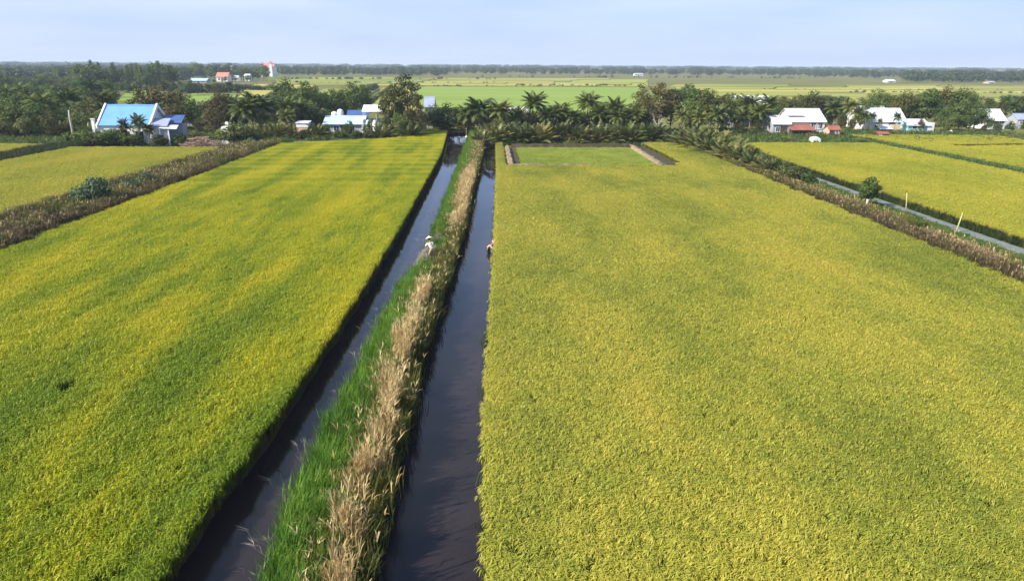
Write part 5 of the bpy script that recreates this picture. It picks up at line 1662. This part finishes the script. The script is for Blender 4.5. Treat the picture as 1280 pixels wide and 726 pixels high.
for i in range(150):
    px = fr.uniform(330, 560)
    Y = fr.uniform(820, 980)
    pts.append((at(px, 90, Y)[0], Y, fr.uniform(7, 12), fr.uniform(9, 13)))
treemass('far_woods', '', pts, 'leaf_far')
pts = []
for i in range(900):                        # beyond it, to the horizon
    px = fr.uniform(-160, 1440)
    Y = fr.uniform(1700, 4500)
    h = fr.uniform(10, 16)
    pts.append((at(px, 85, Y)[0], Y, h, h * fr.uniform(2.5, 5)))
treemass('far_woods', '', pts, 'leaf_far')
pts = []
def hedge(pxa, pya, pxb, pyb, n, h):
    for i in range(n):
        t = fr.random()
        x, y = gp(pxa + (pxb - pxa) * t, pya + (pyb - pya) * t + fr.uniform(-0.2, 0.2))
        hh = h * fr.uniform(0.5, 1.2)
        pts.append((x, y, hh, hh * fr.uniform(1.0, 2.2)))
hedge(520, 108.4, 800, 108.6, 60, 1.2)
hedge(340, 104.2, 640, 104.6, 50, 1.6)
hedge(640, 107.6, 760, 108, 24, 1.8)
hedge(455, 140, 490, 108, 40, 2.0)
hedge(430, 132, 470, 112, 40, 4.0)
hedge(345, 99.8, 620, 99.9, 40, 2.6)
hedge(1000, 128, 1280, 128, 50, 3.0)
hedge(1060, 116.2, 1290, 118, 40, 1.6)
hedge(300, 113, 345, 112.5, 24, 3.0)
hedge(226, 117.2, 300, 116.4, 50, 4.5)
hedge(150, 113, 230, 112.5, 40, 4.0)
hedge(600, 96.8, 1000, 98.5, 50, 3.0)
hedge(900, 112.4, 1290, 114, 40, 1.0)
treemass('hedges', '', pts, 'leaf_far')

# far buildings
def fhouse(name, label, pxa, pxb, pbase, ptop, Y, wall, roof, depth, eave_f=0.55, cat='house'):
    x0, x1 = at(pxa, pbase, Y)[0], at(pxb, pbase, Y)[0]
    zt = at((pxa + pxb) / 2, ptop, Y)[1]
    w = x1 - x0
    return house(name, label, x0, x1, Y, depth, zt * eave_f, zt, wall, roof, 0.4, cat=cat, windows=((w * 0.25, zt * eave_f * 0.5, w * 0.16, zt * eave_f * 0.35), (w * 0.75, zt * eave_f * 0.5, w * 0.16, zt * eave_f * 0.35)), door=(w * 0.5, w * 0.12, zt * eave_f * 0.7, 'dark_wood'))
fhouse('red_roofed_house', 'far white house with a red roof among trees on the left', 271, 285, 104, 91, 545, 'white_wall', 'red_tile', 9)
fhouse('white_annexe', 'far low white building right of the red-roofed house', 285, 297, 101, 95, 560, 'white_wall', 'zinc_roof', 7)
fhouse('far_white_block', 'far white square house right of the red-roofed house', 306, 312, 101, 93, 560, 'white_wall', 'white_wall', 6, 0.8)
fhouse('long_pale_roof', 'far long pale green-grey roof left of the red-roofed house', 238, 258, 104, 98.5, 500, 'grey_wall', 'pale_blue_roof', 8)
fhouse('far_white_hut', 'tiny white house alone below the tall trees of the left wood', 194, 200, 105, 100.5, 505, 'white_wall', 'white_wall', 4, 0.8)
fhouse('far_white_barn', 'far long white building before the horizon trees near the middle', 793, 804, 95.2, 91.8, 960, 'tarp', 'grey_wall', 9)
fhouse('far_right_hut', 'far white building before the horizon trees at the right', 1109, 1119, 104, 99.8, 640, 'tarp', 'zinc_roof', 8)
fhouse('far_pink_house', 'far pinkish house before the horizon trees at far right', 1236, 1244, 106, 102, 620, 'pink_wall', 'grey_wall', 8)
# slim white tower
x, zt = at(288.5, 81, 660)
tw = empty('white_tower', (x, 660, 0))
tag(tw, 'slim white tower rising from the trees behind the red-roofed house', 'tower')
MB().box(-1.3, 1.3, -1.3, 1.3, 0, zt - 2.2).build('shaft', 'white_wall', tw)
MB().box(-1.7, 1.7, -1.7, 1.7, zt - 2.2, zt - 1.7).build('cornice', 'white_wall', tw)
n0 = MB()
for i in range(4):
    a, b = [(-1.4, -1.4), (1.4, -1.4), (1.4, 1.4), (-1.4, 1.4)][i], [(1.4, -1.4), (1.4, 1.4), (-1.4, 1.4), (-1.4, -1.4)][i]
    n0.face_add([(*a, zt - 1.7), (*b, zt - 1.7), (0, 0, zt)])
n0.build('roof', 'tarp', tw)
# the red and white building with two turrets
Yb = 760
xa, xb = at(327, 90, Yb)[0], at(342, 90, Yb)[0]
zt = at(335, 78, Yb)[1]
w_ = xb - xa
ch = house('red_white_church', 'far red and white church-like building on the left skyline', xa, xb, Yb, 12, zt * 0.62, zt * 0.9, 'white_wall', 'red_tile', 0.4, cat='church', windows=((w_ * 0.3, zt * 0.3, 1.2, 2.4), (w_ * 0.7, zt * 0.3, 1.2, 2.4)), door=(w_ * 0.5, 2.0, 4.0, 'dark_wood'))
for fx, top in ((0.12, 1.0), (0.85, 1.08)):
    t_ = MB().box(w_ * fx - 1.3, w_ * fx + 1.3, -2.7, -0.1, 0, zt * top - 2.5).build('turret', 'white_wall', ch)
    n0 = MB()
    c4 = [(w_ * fx - 1.6, -3.0), (w_ * fx + 1.6, -3.0), (w_ * fx + 1.6, 0.2), (w_ * fx - 1.6, 0.2)]
    for i in range(4):
        n0.face_add([(*c4[i], zt * top - 2.5), (*c4[(i + 1) % 4], zt * top - 2.5), (w_ * fx, -1.4, zt * top + 0.6)])
    n0.face_add([(*q, zt * top - 2.5) for q in c4[::-1]])
    n0.build('turret_roof', 'red_tile', t_)
MB().box(w_ * 0.2, w_ * 0.8, -0.5, -0.1, zt * 0.45, zt * 0.56).build('red_band', 'red_tile', ch)

# ------------------------------------------------------------------ haze
hz = MB().box(-6100, 6100, -320, 6100, -2.4, 24)
hm = bpy.data.materials.new('haze')
hm.use_nodes = True
t = hm.node_tree
for n_ in list(t.nodes):
    if n_.type != 'OUTPUT_MATERIAL':
        t.nodes.remove(n_)
vol = t.nodes.new('ShaderNodeVolumePrincipled')
vol.inputs['Color'].default_value = (0.72, 0.84, 1.0, 1)
vol.inputs['Density'].default_value = 0.0002
t.links.new(vol.outputs[0], t.nodes['Material Output'].inputs['Volume'])
M['haze'] = hm
tag(hz.build('haze', 'haze'), kind='stuff')
